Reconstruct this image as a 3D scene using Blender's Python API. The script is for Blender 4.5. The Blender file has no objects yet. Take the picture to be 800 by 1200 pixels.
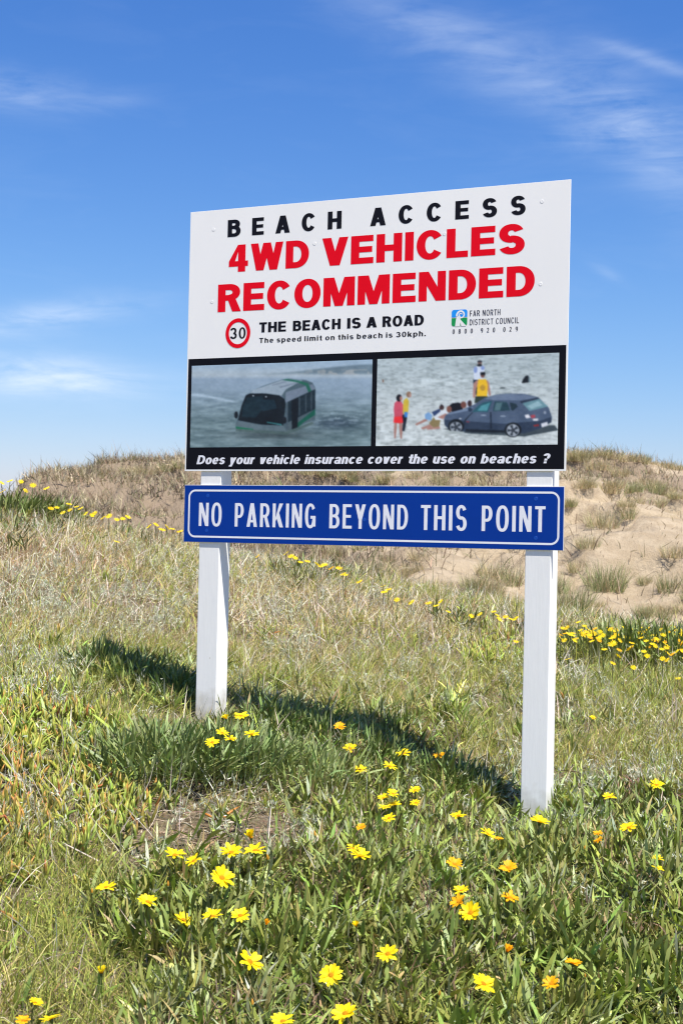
import bpy, bmesh, math, random
import numpy as np
from mathutils import Vector, Matrix

random.seed(7)
rng = np.random.default_rng(11)
SC = bpy.context.scene
COL = SC.collection

# ------------------------------------------------------------------ camera
FPX = 1667.0                       # focal length in units of the photo's 1200 px height = 50 mm on a 36 mm frame
EYE = np.array([0.0, 0.0, 1.60])
PITCH, ROLL, YAW = 0.01815, -0.02099, -0.4258
cp, sp, cr, sr = math.cos(PITCH), math.sin(PITCH), math.cos(ROLL), math.sin(ROLL)
FWD = np.array([0, cp, sp]); U0 = np.array([0, -sp, cp]); R0 = np.array([1.0, 0, 0])
RIGHT = cr * R0 - sr * U0; UP = sr * R0 + cr * U0
cam = bpy.data.cameras.new('camera'); cam.sensor_fit = 'VERTICAL'; cam.sensor_height = 36; cam.lens = FPX / 1200 * 36
cam.clip_start = 0.05; cam.clip_end = 6000
cam.dof.use_dof = True; cam.dof.focus_distance = 5.9; cam.dof.aperture_fstop = 9.0
co = bpy.data.objects.new('camera', cam); COL.objects.link(co); SC.camera = co
M = Matrix.Identity(4)
for i in range(3):
    M[i][0], M[i][1], M[i][2], M[i][3] = RIGHT[i], UP[i], -FWD[i], EYE[i]
co.matrix_world = M

# ------------------------------------------------------------------ daylight
# sun direction read from the shadows the boards cast on their posts
_s = np.array([1.29, -1.683, 4.2]); SUN = _s / np.linalg.norm(_s)
SUN_EL = math.asin(SUN[2]); SUN_AZ = math.atan2(SUN[0], SUN[1])
sun = bpy.data.lights.new('sun', 'SUN'); sun.energy = 4.9; sun.angle = math.radians(0.5); sun.color = (1, 0.955, 0.88)
so = bpy.data.objects.new('sun', sun); COL.objects.link(so)
so.rotation_euler = Vector(SUN).to_track_quat('Z', 'Y').to_euler(); so.location = (4, -6, 12)

SC.view_settings.view_transform = 'Standard'; SC.view_settings.look = 'None'
SC.view_settings.exposure = 0.80; SC.view_settings.gamma = 1
SC.cycles.filter_width = 1.2

W = bpy.data.worlds.new('World'); SC.world = W; W.use_nodes = True
nt = W.node_tree; nt.nodes.clear()
def N(t, **kw):
    n = nt.nodes.new(t)
    for k, v in kw.items(): setattr(n, k, v)
    return n
def L(a, b): nt.links.new(a, b)
def MATH(op, a, b=None, clamp=False):
    n = N('ShaderNodeMath', operation=op); n.use_clamp = clamp
    for i, v in enumerate((a, b)):
        if v is None: continue
        if isinstance(v, (int, float)): n.inputs[i].default_value = v
        else: L(v, n.inputs[i])
    return n.outputs[0]
sky = N('ShaderNodeTexSky', sky_type='NISHITA'); sky.sun_disc = False
sky.sun_elevation = SUN_EL; sky.sun_rotation = SUN_AZ; sky.altitude = 0; sky.air_density = 1.0; sky.dust_density = 0.6; sky.ozone_density = 2.2
tc = N('ShaderNodeTexCoord')
# the clear, deep blue of the photographed sky: a tone curve per channel on the sky texture
sepc = N('ShaderNodeSeparateColor'); L(sky.outputs[0], sepc.inputs[0]); comb = N('ShaderNodeCombineColor')
for ch, (k_, g_) in enumerate(((0.235, 1.60), (0.450, 1.20), (1.213, 0.78))):
    L(MATH('MULTIPLY', MATH('POWER', sepc.outputs[ch], g_), k_), comb.inputs[ch])
def raydir(px, py):
    a = (np.asarray(px, float) - 400) / FPX; b = (600 - np.asarray(py, float)) / FPX
    d = FWD + a[..., None] * RIGHT + b[..., None] * UP
    return d / np.linalg.norm(d, axis=-1, keepdims=True)
# thin cirrus: soft streaks lying in given parts of the sky, broken up by stretched noise
WISPS = [((600, 80), (0.90, 0.44), 210, 34, 0.30), ((760, 160), (0.6, 0.8), 120, 40, 0.26), ((770, 74), (0.94, 0.34), 60, 8, 0.25),
         ((720, 155), (0.98, -0.15), 80, 14, 0.22), ((25, 106), (0.98, 0.10), 60, 20, 0.34), ((50, 372), (0.98, -0.14), 110, 16, 0.60),
         ((55, 443), (0.99, 0.06), 110, 21, 0.85), ((-20, 440), (0.99, 0.0), 120, 26, 0.20), ((712, 320), (0.85, 0.5), 24, 6, 0.15),
         ((130, 120), (0.98, -0.1), 40, 10, 0.12)]
tot = None
for (c, dr, la, lb, amp) in WISPS:
    c0 = raydir(np.array(c[0]), np.array(c[1]))
    c1 = raydir(np.array(c[0] + dr[0] * 10), np.array(c[1] + dr[1] * 10)) - c0
    a = c1 / np.linalg.norm(c1); b = np.cross(a, c0); b /= np.linalg.norm(b)
    sub = N('ShaderNodeVectorMath', operation='SUBTRACT'); L(tc.outputs['Generated'], sub.inputs[0]); sub.inputs[1].default_value = tuple(c0)
    q = []
    for v, l in ((a, la / FPX), (b, lb / FPX)):
        d = N('ShaderNodeVectorMath', operation='DOT_PRODUCT'); L(sub.outputs[0], d.inputs[0]); d.inputs[1].default_value = tuple(v / l)
        q.append(MATH('POWER', MATH('ABSOLUTE', d.outputs['Value']), 2.0))
    e = MATH('MULTIPLY', MATH('EXPONENT', MATH('MULTIPLY', MATH('ADD', q[0], q[1]), -1.0)), amp)
    tot = e if tot is None else MATH('ADD', tot, e)
def stretched(scale, rot, loc, detail=7):
    mp = N('ShaderNodeMapping'); L(tc.outputs['Generated'], mp.inputs['Vector'])
    mp.inputs['Scale'].default_value = scale; mp.inputs['Rotation'].default_value = rot; mp.inputs['Location'].default_value = loc
    n = N('ShaderNodeTexNoise'); n.inputs['Scale'].default_value = 3.0; n.inputs['Detail'].default_value = detail; n.inputs['Roughness'].default_value = 0.62
    n.inputs['Distortion'].default_value = 0.5
    L(mp.outputs[0], n.inputs['Vector']); return n.outputs['Fac']
n1 = stretched((5.0, 2.5, 26.0), (0, 0.42, 0), (0.3, 0, 0.1)); n2 = stretched((3.2, 1.5, 13.0), (0, -0.05, 0), (1.3, 0.4, 0.7))
nz = MATH('MULTIPLY', MATH('ADD', n1, n2), 0.5)
cov = MATH('MULTIPLY', tot, MATH('MULTIPLY', MATH('SUBTRACT', nz, 0.36), 3.4, True), True)
# a little high veil everywhere
veil = MATH('MULTIPLY', MATH('SUBTRACT', n2, 0.52, True), 0.12, True)
cov = MATH('ADD', cov, veil, True)
mix = N('ShaderNodeMix', data_type='RGBA'); L(cov, mix.inputs['Factor']); L(comb.outputs[0], mix.inputs['A']); mix.inputs['B'].default_value = (4.6, 5.2, 6.1, 1)
bg = N('ShaderNodeBackground'); bg.inputs['Strength'].default_value = 0.108; L(mix.outputs['Result'], bg.inputs['Color'])
out = N('ShaderNodeOutputWorld'); L(bg.outputs[0], out.inputs['Surface'])

# ------------------------------------------------------------------ helpers
def lin(*c):
    r = []
    for v in c:
        v = v / 255; r.append(v / 12.92 if v <= 0.04045 else ((v + 0.055) / 1.055) ** 2.4)
    return tuple(r)
def tag(o, label=None, cat=None, group=None, kind=None):
    if label: o['label'] = label
    if cat: o['category'] = cat
    if group: o['group'] = group
    if kind: o['kind'] = kind
    return o
def link(name, me, parent=None, mat=None):
    o = bpy.data.objects.new(name, me); COL.objects.link(o)
    if parent: o.parent = parent
    if mat and me and len(me.materials) == 0: me.materials.append(mat)
    return o
def fast_mesh(name, verts, loops, starts, totals, cols=None, smooth=False):
    me = bpy.data.meshes.new(name)
    me.vertices.add(len(verts)); me.vertices.foreach_set('co', np.asarray(verts, np.float32).ravel())
    me.loops.add(len(loops)); me.loops.foreach_set('vertex_index', np.asarray(loops, np.int32))
    me.polygons.add(len(starts)); me.polygons.foreach_set('loop_start', np.asarray(starts, np.int32))
    me.polygons.foreach_set('loop_total', np.asarray(totals, np.int32))
    if smooth: me.polygons.foreach_set('use_smooth', np.ones(len(starts), bool))
    if cols is not None:
        at = me.color_attributes.new('Col', 'FLOAT_COLOR', 'POINT')
        c = np.ones((len(verts), 4), np.float32); c[:, :3] = cols
        at.data.foreach_set('color', c.ravel())
    me.update(calc_edges=True)
    return me
def poly_mesh(name, verts, faces, mat, smooth=False):
    me = bpy.data.meshes.new(name); me.from_pydata(verts, [], faces); me.materials.append(mat)
    if smooth: me.polygons.foreach_set('use_smooth', [True] * len(me.polygons))
    me.update(); return me
def _hash(ix, iy, seed):
    n = (ix.astype(np.int64) * 374761393 + iy.astype(np.int64) * 668265263 + seed * 1442695041) & 0x7fffffff
    n = ((n ^ (n >> 13)) * 1274126177) & 0x7fffffff
    n = n ^ (n >> 16)
    return (n & 0xffff) / 65535.0
def vnoise(x, y, seed=0):
    ix = np.floor(x); iy = np.floor(y); fx = x - ix; fy = y - iy
    fx = fx * fx * (3 - 2 * fx); fy = fy * fy * (3 - 2 * fy)
    a = _hash(ix, iy, seed); b = _hash(ix + 1, iy, seed); c = _hash(ix, iy + 1, seed); d = _hash(ix + 1, iy + 1, seed)
    return a + (b - a) * fx + (c - a) * fy + (a - b - c + d) * fx * fy
def fbm(x, y, seed=0, o=4):
    s = 0; a = 0.5
    for k in range(o):
        s = s + a * vnoise(x * 2 ** k + 13.7 * k, y * 2 ** k - 7.1 * k, seed + k); a *= 0.5
    return s / (1 - 0.5 ** o)
def sst(a, b, x):
    t = np.clip((x - a) / (b - a), 0, 1); return t * t * (3 - 2 * t)

# ------------------------------------------------------------------ terrain
def atdepth(px, py, y):
    d = raydir(np.array(float(px)), np.array(float(py))); return EYE + d * (y / d[1])
def project(X, Y, Z):
    dx = X - EYE[0]; dy = Y - EYE[1]; dz = Z - EYE[2]
    f = np.maximum(dx * FWD[0] + dy * FWD[1] + dz * FWD[2], 0.3)
    return 400 + FPX * (dx * RIGHT[0] + dy * RIGHT[1] + dz * RIGHT[2]) / f, 600 - FPX * (dx * UP[0] + dy * UP[1] + dz * UP[2]) / f
BANK_PTS = [(0, 1200, 4.0), (400, 1200, 4.1), (800, 1200, 4.2), (0, 1010, 4.9), (400, 1020, 5.0), (800, 1020, 5.1),
            (250, 862, 6.36), (632, 984, 5.72), (0, 858, 6.0), (800, 905, 6.3), (0, 750, 7.7), (400, 775, 8.2), (820, 830, 7.6),
            (0, 612, 12.0), (100, 622, 12.5), (200, 645, 13.0), (350, 672, 13.6), (450, 704, 14.0), (600, 742, 14.4), (800, 775, 14.4),
            (-150, 590, 11.5), (950, 790, 14.0)]
_P = np.array([atdepth(*p) for p in BANK_PTS])
_ex = []
for (px, py, y) in ((-100, 612, 12.0), (100, 622, 12.5), (350, 672, 13.6), (600, 742, 14.4), (900, 790, 14.4)):
    p = atdepth(px, py, y); _ex.append([p[0] * 1.35, 18.5, p[2] - 1.15])
_ex += [[-2.5, -4, 0.05], [2.5, -4, 0.0], [0, 0, 0.02], [-7, 6, 1.3], [7, 6, 0.25], [-8, 13, 1.9], [8, 13, 0.25]]
_P = np.vstack([_P, _ex])
def _U(r2): return 0.5 * r2 * np.log(r2 + 1e-9)
_n = len(_P)
_K = _U(((_P[:, None, :2] - _P[None, :, :2]) ** 2).sum(-1)) + np.eye(_n) * 0.02
_Q = np.hstack([np.ones((_n, 1)), _P[:, :2]])
_A = np.block([[_K, _Q], [_Q.T, np.zeros((3, 3))]])
_w = np.linalg.solve(_A, np.concatenate([_P[:, 2], np.zeros(3)]))
def bank_raw(x, y):
    x = np.asarray(x, float); y = np.asarray(y, float)
    xc = np.clip(x, -9, 9); yc = np.clip(y, -5, 19)
    s = _w[_n] + _w[_n + 1] * xc + _w[_n + 2] * yc
    for i in range(_n): s = s + _w[i] * _U((xc - _P[i, 0]) ** 2 + (yc - _P[i, 1]) ** 2)
    return s
CREST = np.array([(-500, 600), (-200, 585), (0, 588), (45, 574), (62, 560), (80, 551), (110, 547), (150, 549), (180, 548), (215, 541), (260, 536), (330, 528),
                  (450, 520), (560, 526), (660, 534), (700, 529), (730, 532), (770, 541), (800, 546), (950, 566), (1300, 590)], float)
_cd = 40.0
_cr = np.array([atdepth(p[0], p[1] + 4, _cd) for p in CREST])
def dune_raw(x, y):
    x = np.asarray(x, float); y = np.asarray(y, float)
    cy = _cd + 2.5 * (vnoise(x * 0.11, x * 0 + 2.3, 5) - 0.5)
    xs = x * _cd / np.maximum(y, 16)                      # ridges fan out away from the valley
    top = np.interp(xs * 0.6 + x * 0.4, _cr[:, 0], _cr[:, 2])
    base = 0.22 - 0.035 * np.clip(x, -8, 8)
    t = (y - 19.0) / (cy - 19.0)
    up = np.clip(t, 0, 1); prof = up ** 0.9 * (1 - 0.10 * np.sin(up * math.pi))
    down = np.clip((y - cy) / 30, 0, 1)
    z = base + (top - base) * prof - 2.6 * down * down * (3 - 2 * down)
    env = np.sin(np.clip(t, 0, 1) * math.pi) ** 0.7
    # gullies and hummocks on the face, low scarps where the turf breaks
    z = z + env * (1.15 * (fbm(x * 0.24 + y * 0.14, y * 0.10, 21, 4) - 0.5) + 0.42 * (fbm(x * 0.9, y * 0.5, 31, 3) - 0.5))
    f = fbm(x * 0.30 + 0.12 * y, y * 0.34, 44, 4)
    z = z + env * 0.50 * sst(0.50, 0.53, f) + env * .34 * sst(.55, .57, fbm(x * .55 + 5, y * .6, 46, 4))
    z = z + (1 - down) * 0.16 * (fbm(x * 1.3, y * 1.0, 51, 3) - 0.5) * sst(0.0, 0.2, t)
    return z
def height(x, y):
    x = np.asarray(x, float); y = np.asarray(y, float)
    nb = 0.06 * (fbm(x * 1.1, y * 1.1, 3, 3) - 0.5) + 0.03 * (fbm(x * 4, y * 4, 8, 2) - 0.5)
    b = bank_raw(x, y) + nb; d = dune_raw(x, y)
    k = sst(16.8, 20.5, y)
    return b * (1 - k) + d * k
def on_ground(px, py, lift=0.0, y0=3.2, y1=17.5, n=500):
    """the point where the line of sight first comes within `lift` of the terrain"""
    ys = np.linspace(y0, y1, n); d = raydir(np.array(float(px)), np.array(float(py)))
    P = EYE + d[None, :] * (ys / d[1])[:, None]
    g = P[:, 2] - height(P[:, 0], P[:, 1]) - lift
    i = np.where(g < 0)[0]
    k = i[0] if len(i) else int(np.argmin(g))
    return P[k]

# ------------------------------------------------------------------ materials
def mat_new(name):
    m = bpy.data.materials.new(name); m.use_nodes = True
    return m, m.node_tree, m.node_tree.nodes['Principled BSDF']
def nn(t, ty, **kw):
    n = t.nodes.new(ty)
    for k, v in kw.items(): setattr(n, k, v)
    return n
def simple(name, rgb, rough=0.5, spec=0.5, noise=0.0, nscale=30, bump=0.0, bscale=200, stretch=(1, 1, 1)):
    m, t, p = mat_new(name)
    p.inputs['Base Color'].default_value = (*rgb, 1); p.inputs['Roughness'].default_value = rough
    p.inputs['Specular IOR Level'].default_value = spec
    tcn = nn(t, 'ShaderNodeTexCoord'); mp = nn(t, 'ShaderNodeMapping'); mp.inputs['Scale'].default_value = stretch
    t.links.new(tcn.outputs['Object'], mp.inputs['Vector'])
    if noise:
        no = nn(t, 'ShaderNodeTexNoise'); no.inputs['Scale'].default_value = nscale; no.inputs['Detail'].default_value = 5
        t.links.new(mp.outputs[0], no.inputs['Vector'])
        mr = nn(t, 'ShaderNodeMapRange'); mr.inputs['From Min'].default_value = 0.3; mr.inputs['From Max'].default_value = 0.7
        mr.inputs['To Min'].default_value = 1 - noise; mr.inputs['To Max'].default_value = 1
        t.links.new(no.outputs['Fac'], mr.inputs['Value'])
        vm = nn(t, 'ShaderNodeVectorMath', operation='SCALE'); vm.inputs[0].default_value = rgb
        t.links.new(mr.outputs[0], vm.inputs['Scale']); t.links.new(vm.outputs[0], p.inputs['Base Color'])
    if bump:
        no = nn(t, 'ShaderNodeTexNoise'); no.inputs['Scale'].default_value = bscale; no.inputs['Detail'].default_value = 4
        t.links.new(mp.outputs[0], no.inputs['Vector'])
        b = nn(t, 'ShaderNodeBump'); b.inputs['Strength'].default_value = bump; b.inputs['Distance'].default_value = 0.002
        t.links.new(no.outputs['Fac'], b.inputs['Height']); t.links.new(b.outputs[0], p.inputs['Normal'])
    return m
def leafy(name, rough=0.5, spec=0.4, trans=0.3, attr=True, rgb=(0.1, 0.1, 0.1)):
    m, t, p = mat_new(name)
    tr = nn(t, 'ShaderNodeBsdfTranslucent'); mx = nn(t, 'ShaderNodeMixShader'); mx.inputs[0].default_value = trans
    if attr:
        a = nn(t, 'ShaderNodeAttribute', attribute_name='Col')
        t.links.new(a.outputs['Color'], p.inputs['Base Color'])
        g = nn(t, 'ShaderNodeMix', data_type='RGBA', blend_type='MULTIPLY'); g.inputs['Factor'].default_value = 1
        g.inputs['B'].default_value = (1.25, 1.3, 0.7, 1)
        t.links.new(a.outputs['Color'], g.inputs['A']); t.links.new(g.outputs['Result'], tr.inputs['Color'])
    else:
        p.inputs['Base Color'].default_value = (*rgb, 1); tr.inputs['Color'].default_value = (*rgb, 1)
    p.inputs['Roughness'].default_value = rough; p.inputs['Specular IOR Level'].default_value = spec
    o = t.nodes['Material Output']
    t.links.new(p.outputs[0], mx.inputs[1]); t.links.new(tr.outputs[0], mx.inputs[2]); t.links.new(mx.outputs[0], o.inputs['Surface'])
    return m
def ground_mat(name, cols, scales, bump=1.0, bd=0.02):
    """litter, soil or sand: three colours mixed by noise at two scales, over bumpy relief"""
    m, t, p = mat_new(name); p.inputs['Roughness'].default_value = 0.95; p.inputs['Specular IOR Level'].default_value = 0.15
    geo = nn(t, 'ShaderNodeTexCoord')
    prev = None
    for k, (c, s) in enumerate(zip(cols[1:], scales)):
        no = nn(t, 'ShaderNodeTexNoise'); no.inputs['Scale'].default_value = s; no.inputs['Detail'].default_value = 8; no.inputs['Roughness'].default_value = 0.6
        t.links.new(geo.outputs['Object'], no.inputs['Vector'])
        mr = nn(t, 'ShaderNodeMapRange'); mr.inputs['From Min'].default_value = 0.42; mr.inputs['From Max'].default_value = 0.60
        t.links.new(no.outputs['Fac'], mr.inputs['Value'])
        mx = nn(t, 'ShaderNodeMix', data_type='RGBA'); t.links.new(mr.outputs[0], mx.inputs['Factor'])
        if prev is None: mx.inputs['A'].default_value = (*cols[0], 1)
        else: t.links.new(prev, mx.inputs['A'])
        mx.inputs['B'].default_value = (*c, 1); prev = mx.outputs['Result']
    return m, t, p, prev, geo
def finish_ground(t, p, prev, geo, bump, bd, bs):
    t.links.new(prev, p.inputs['Base Color'])
    no = nn(t, 'ShaderNodeTexNoise'); no.inputs['Scale'].default_value = bs; no.inputs['Detail'].default_value = 10; no.inputs['Roughness'].default_value = 0.7
    t.links.new(geo.outputs['Object'], no.inputs['Vector'])
    b = nn(t, 'ShaderNodeBump'); b.inputs['Strength'].default_value = bump; b.inputs['Distance'].default_value = bd
    t.links.new(no.outputs['Fac'], b.inputs['Height']); t.links.new(b.outputs[0], p.inputs['Normal'])
M_bank, t, p, prev, geo = ground_mat('bank_litter', [(0.15, 0.11, 0.07), (0.22, 0.17, 0.11), (0.10, 0.075, 0.045), (0.26, 0.21, 0.14)], [1.6, 9.0, 55.0])
finish_ground(t, p, prev, geo, 0.9, 0.03, 60)
M_dune, t, p, prev, geo = ground_mat('dune_sand', [(0.365, 0.292, 0.20), (0.41, 0.33, 0.23), (0.32, 0.25, 0.165)], [0.35, 3.0])
# litter and turf cover carried by the terrain itself as a painted cover attribute
at = nn(t, 'ShaderNodeAttribute', attribute_name='Col')
n_ = nn(t, 'ShaderNodeTexNoise'); n_.inputs['Scale'].default_value = 2.4; n_.inputs['Detail'].default_value = 9; n_.inputs['Roughness'].default_value = 0.7
t.links.new(geo.outputs['Object'], n_.inputs['Vector'])
ad = nn(t, 'ShaderNodeMath', operation='ADD'); t.links.new(at.outputs['Fac'], ad.inputs[0]); t.links.new(n_.outputs['Fac'], ad.inputs[1])
mr = nn(t, 'ShaderNodeMapRange'); mr.inputs['From Min'].default_value = 0.88; mr.inputs['From Max'].default_value = 1.08; t.links.new(ad.outputs[0], mr.inputs['Value'])
mx = nn(t, 'ShaderNodeMix', data_type='RGBA'); t.links.new(mr.outputs[0], mx.inputs['Factor']); t.links.new(prev, mx.inputs['A']); mx.inputs['B'].default_value = (0.24, 0.185, 0.13, 1)
finish_ground(t, p, mx.outputs['Result'], geo, 0.8, 0.12, 5.0)
M_plain, t, p, prev, geo = ground_mat('plain_sand', [(0.40, 0.31, 0.2), (0.25, 0.2, 0.12), (0.3, 0.25, 0.14)], [0.02, 0.2])
finish_ground(t, p, prev, geo, 0.5, 0.1, 2.0)

M_leaf = leafy('grass_blades', 0.6, 0.2, 0.16)
M_gaz = leafy('strap_leaves', 0.45, 0.28, 0.14)
M_flesh = leafy('fleshy_leaves', 0.4, 0.3, 0.12)
M_silver = leafy('silver_foliage', 0.8, 0.2, 0.2)
M_petal = leafy('petals', 0.55, 0.25, 0.35)
M_stem = leafy('flower_stems', 0.55, 0.3, 0.1, False, (0.13, 0.14, 0.05))
M_disc = simple('flower_disc', (0.62, 0.27, 0.01), 0.9, 0.1, 0.4, 900, 1.0, 1500)
M_calyx = leafy('calyx', 0.5, 0.3, 0.1, False, (0.09, 0.13, 0.035))
M_bud = leafy('bud', 0.5, 0.3, 0.15, False, (0.55, 0.27, 0.03))
M_post = simple('white_post_paint', (0.86, 0.85, 0.815), 0.5, 0.35, 0.05, 14, 0.25, 60, (9, 9, 0.7))
def post_mat(name, zb):
    m = simple(name, (0.86, 0.85, 0.815), 0.5, 0.35, 0.05, 14, 0.25, 60, (9, 9, 0.7)); t = m.node_tree; p = t.nodes['Principled BSDF']
    src = p.inputs['Base Color'].links[0].from_socket
    tcn = nn(t, 'ShaderNodeTexCoord'); sx = nn(t, 'ShaderNodeSeparateXYZ'); t.links.new(tcn.outputs['Object'], sx.inputs[0])
    no = nn(t, 'ShaderNodeTexNoise'); no.inputs['Scale'].default_value = 22; no.inputs['Detail'].default_value = 6; t.links.new(tcn.outputs['Object'], no.inputs['Vector'])
    a = nn(t, 'ShaderNodeMath', operation='MULTIPLY_ADD'); t.links.new(no.outputs['Fac'], a.inputs[0]); a.inputs[1].default_value = 0.22; t.links.new(sx.outputs['Z'], a.inputs[2])
    r = nn(t, 'ShaderNodeMapRange'); r.inputs['From Min'].default_value = zb + .06; r.inputs['From Max'].default_value = zb + .26; r.inputs['To Min'].default_value = .75; r.inputs['To Max'].default_value = 0; t.links.new(a.outputs[0], r.inputs['Value'])
    # a few knocks and rust specks in the paint
    n2 = nn(t, 'ShaderNodeTexNoise'); n2.inputs['Scale'].default_value = 34; n2.inputs['Detail'].default_value = 3; t.links.new(tcn.outputs['Object'], n2.inputs['Vector'])
    r2 = nn(t, 'ShaderNodeMapRange'); r2.inputs['From Min'].default_value = .735; r2.inputs['From Max'].default_value = .76; r2.inputs['To Max'].default_value = .6; t.links.new(n2.outputs['Fac'], r2.inputs['Value'])
    mxx = nn(t, 'ShaderNodeMath', operation='MAXIMUM'); t.links.new(r.outputs[0], mxx.inputs[0]); t.links.new(r2.outputs[0], mxx.inputs[1])
    mx = nn(t, 'ShaderNodeMix', data_type='RGBA'); t.links.new(mxx.outputs[0], mx.inputs['Factor']); t.links.new(src, mx.inputs['A']); mx.inputs['B'].default_value = (0.30, 0.26, 0.16, 1)
    t.links.new(mx.outputs['Result'], p.inputs['Base Color']); return m
M_white = simple('board_white', (0.87, 0.865, 0.83), 0.4, 0.3, 0.045, 2.2, 0.15, 3, (1.6, 1.6, 0.5))
M_edge = simple('board_edge', (0.62, 0.63, 0.65), 0.4, 0.5, 0.1, 40)
M_black = simple('print_black', (0.004, 0.004, 0.007), 0.45, 0.15, 0.1, 4)
M_ink = simple('lettering_black', (0.005, 0.005, 0.009), 0.5, 0.15)
M_red = simple('lettering_red', (0.78, 0.001, 0.012), 0.5, 0.12)
M_letw = simple('lettering_white', (0.80, 0.80, 0.84), 0.4, 0.4)
M_blue = simple('board_blue', (0.001, 0.038, 0.285), 0.5, 0.12, 0.06, 5)
M_blueb = simple('bolt_blue', (0.001, 0.06, 0.36), 0.45, 0.3)
M_lblue = simple('logo_blue', (0.01, 0.30, 0.86), 0.45, 0.3)
M_green = simple('logo_green', (0.005, 0.30, 0.075), 0.45, 0.3)
M_grey = simple('lettering_grey', (0.05, 0.05, 0.07), 0.5, 0.3)
M_pic = None

# ------------------------------------------------------------------ the setting: bank, dunes, plain
def sheet(name, xs, ys, mat, zf, cover=None):
    X, Y = np.meshgrid(xs, ys); Z = zf(X, Y); nx, ny = len(xs), len(ys)
    V = np.stack([X, Y, Z], -1).reshape(-1, 3)
    i = np.arange((nx - 1) * (ny - 1)); r = i // (nx - 1); c = i % (nx - 1); a = r * nx + c
    loops = np.stack([a, a + 1, a + nx + 1, a + nx], 1).ravel()
    col = None
    if cover is not None: col = np.repeat(cover(X, Y).reshape(-1, 1), 3, 1)
    me = fast_mesh(name, V, loops, np.arange(len(i)) * 4, np.full(len(i), 4), col, True)
    o = link(name, me, None, mat); o['kind'] = 'structure'; return o
YS = 17.6
sheet('grassy_bank', np.linspace(-14, 14, 225), np.concatenate([np.linspace(-5, 3, 31), np.linspace(3.05, YS, 290)]), M_bank, height)
def dune_cover(X, Y):
    """how much dry turf and litter lies on the sand (0 bare .. 1 covered)"""
    Z = height(X, Y); u, v = project(X, Y, Z)
    c = 0.36 + 0.6 * (fbm(X * 0.35, Y * 0.28, 61, 4) - 0.5) + 0.25 * (fbm(X * 1.2, Y * 0.9, 62, 3) - 0.5) + 0.10 * sst(660, 600, u)
    c = c + 0.55 * (1 - sst(150, 420, u)) * 1.0                      # left dune is turfed over
    c = c + 0.55 * sst(655, 575, v) * sst(.28, .52, fbm(X * .6, Y * .5, 63, 3)) * (1 - sst(120, 420, u) * 0.6) * 1.0
    c = c - 0.30 * np.exp(-(((u - 760) / 110) ** 2 + ((v - 640) / 50) ** 2)) - 0.25 * np.exp(-(((u - 560) / 110) ** 2 + ((v - 665) / 25) ** 2))
    c = c + 0.34 * np.exp(-(((u - 400) / 150) ** 2 + ((v - 665) / 22) ** 2))
    return np.clip(c, 0, 1)
sheet('sand_dune', np.linspace(-45, 45, 361), np.concatenate([np.linspace(YS, 48, 245), np.linspace(48.5, 100, 60)]), M_dune, height, dune_cover)
def plain_z(X, Y): return np.full_like(X, -2.6)
sheet('ground', np.linspace(-3000, 3000, 25), np.linspace(-3000, 3000, 25), M_plain, plain_z)

# ------------------------------------------------------------------ the sign
CAMB = np.array([2.47229, -5.67653, -0.29257])        # the eye in the board's own frame
cy_, sy_ = math.cos(YAW), math.sin(YAW)
def b2w(u, y, w):
    d = np.array([u, y, w]) - CAMB
    return np.array([cy_ * d[0] - sy_ * d[1], sy_ * d[0] + cy_ * d[1], d[2]]) + EYE
sign = bpy.data.objects.new('beach_sign', None); COL.objects.link(sign)
base = b2w(0, 0, -1.15)
sign.location = base; sign.rotation_euler = (0, 0, YAW)
tag(sign, 'large white beach access sign with blue no parking board on two white posts', 'sign')
OW = 1.15        # local z of the board's bottom edge above the sign's base
def box_bm(x0, x1, y0, y1, z0, z1, bev=0.0):
    bm = bmesh.new()
    vs = [bm.verts.new(v) for v in ((x0, y0, z0), (x1, y0, z0), (x1, y1, z0), (x0, y1, z0), (x0, y0, z1), (x1, y0, z1), (x1, y1, z1), (x0, y1, z1))]
    for f in ((0, 3, 2, 1), (4, 5, 6, 7), (0, 1, 5, 4), (1, 2, 6, 5), (2, 3, 7, 6), (3, 0, 4, 7)): bm.faces.new([vs[i] for i in f])
    if bev: bmesh.ops.bevel(bm, geom=bm.edges[:], offset=bev, segments=2, affect='EDGES', profile=0.5)
    return bm
def bm_obj(name, bm, mat, parent):
    me = bpy.data.meshes.new(name); bm.to_mesh(me); bm.free(); me.materials.append(mat)
    return link(name, me, parent)
for u0, u1, bot, zb in ((-0.818, -0.712, -1.75, 0.02), (0.733, 0.843, -1.95, -0.30)):
    bm_obj('post', box_bm(u0, u1, 0.0058, 0.108, OW + bot, OW + 1.12, 0.0025), post_mat('white_post_paint', zb), sign)
board = bm_obj('main_board', box_bm(-0.90, 0.90, 0.0, 0.005, OW, OW + 1.2, 0.0006), M_white, sign)
bband = link('black_band', poly_mesh('black_band', [(-0.893, -0.0003, OW + 0.008), (0.893, -0.0003, OW + 0.008), (0.893, -0.0003, OW + 0.518), (-0.893, -0.0003, OW + 0.518)], [(0, 1, 2, 3)], M_black), board)
park = bm_obj('no_parking_board', box_bm(-0.898, 0.896, 0.0, 0.005, OW - 0.326, OW - 0.063, 0.0006), M_edge, sign)
link('blue_face', poly_mesh('blue_face', [(-0.8965, -0.0003, OW - 0.3248), (0.8945, -0.0003, OW - 0.3248), (0.8945, -0.0003, OW - 0.0655), (-0.8965, -0.0003, OW - 0.0655)], [(0, 1, 2, 3)], M_blue), park)

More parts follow.
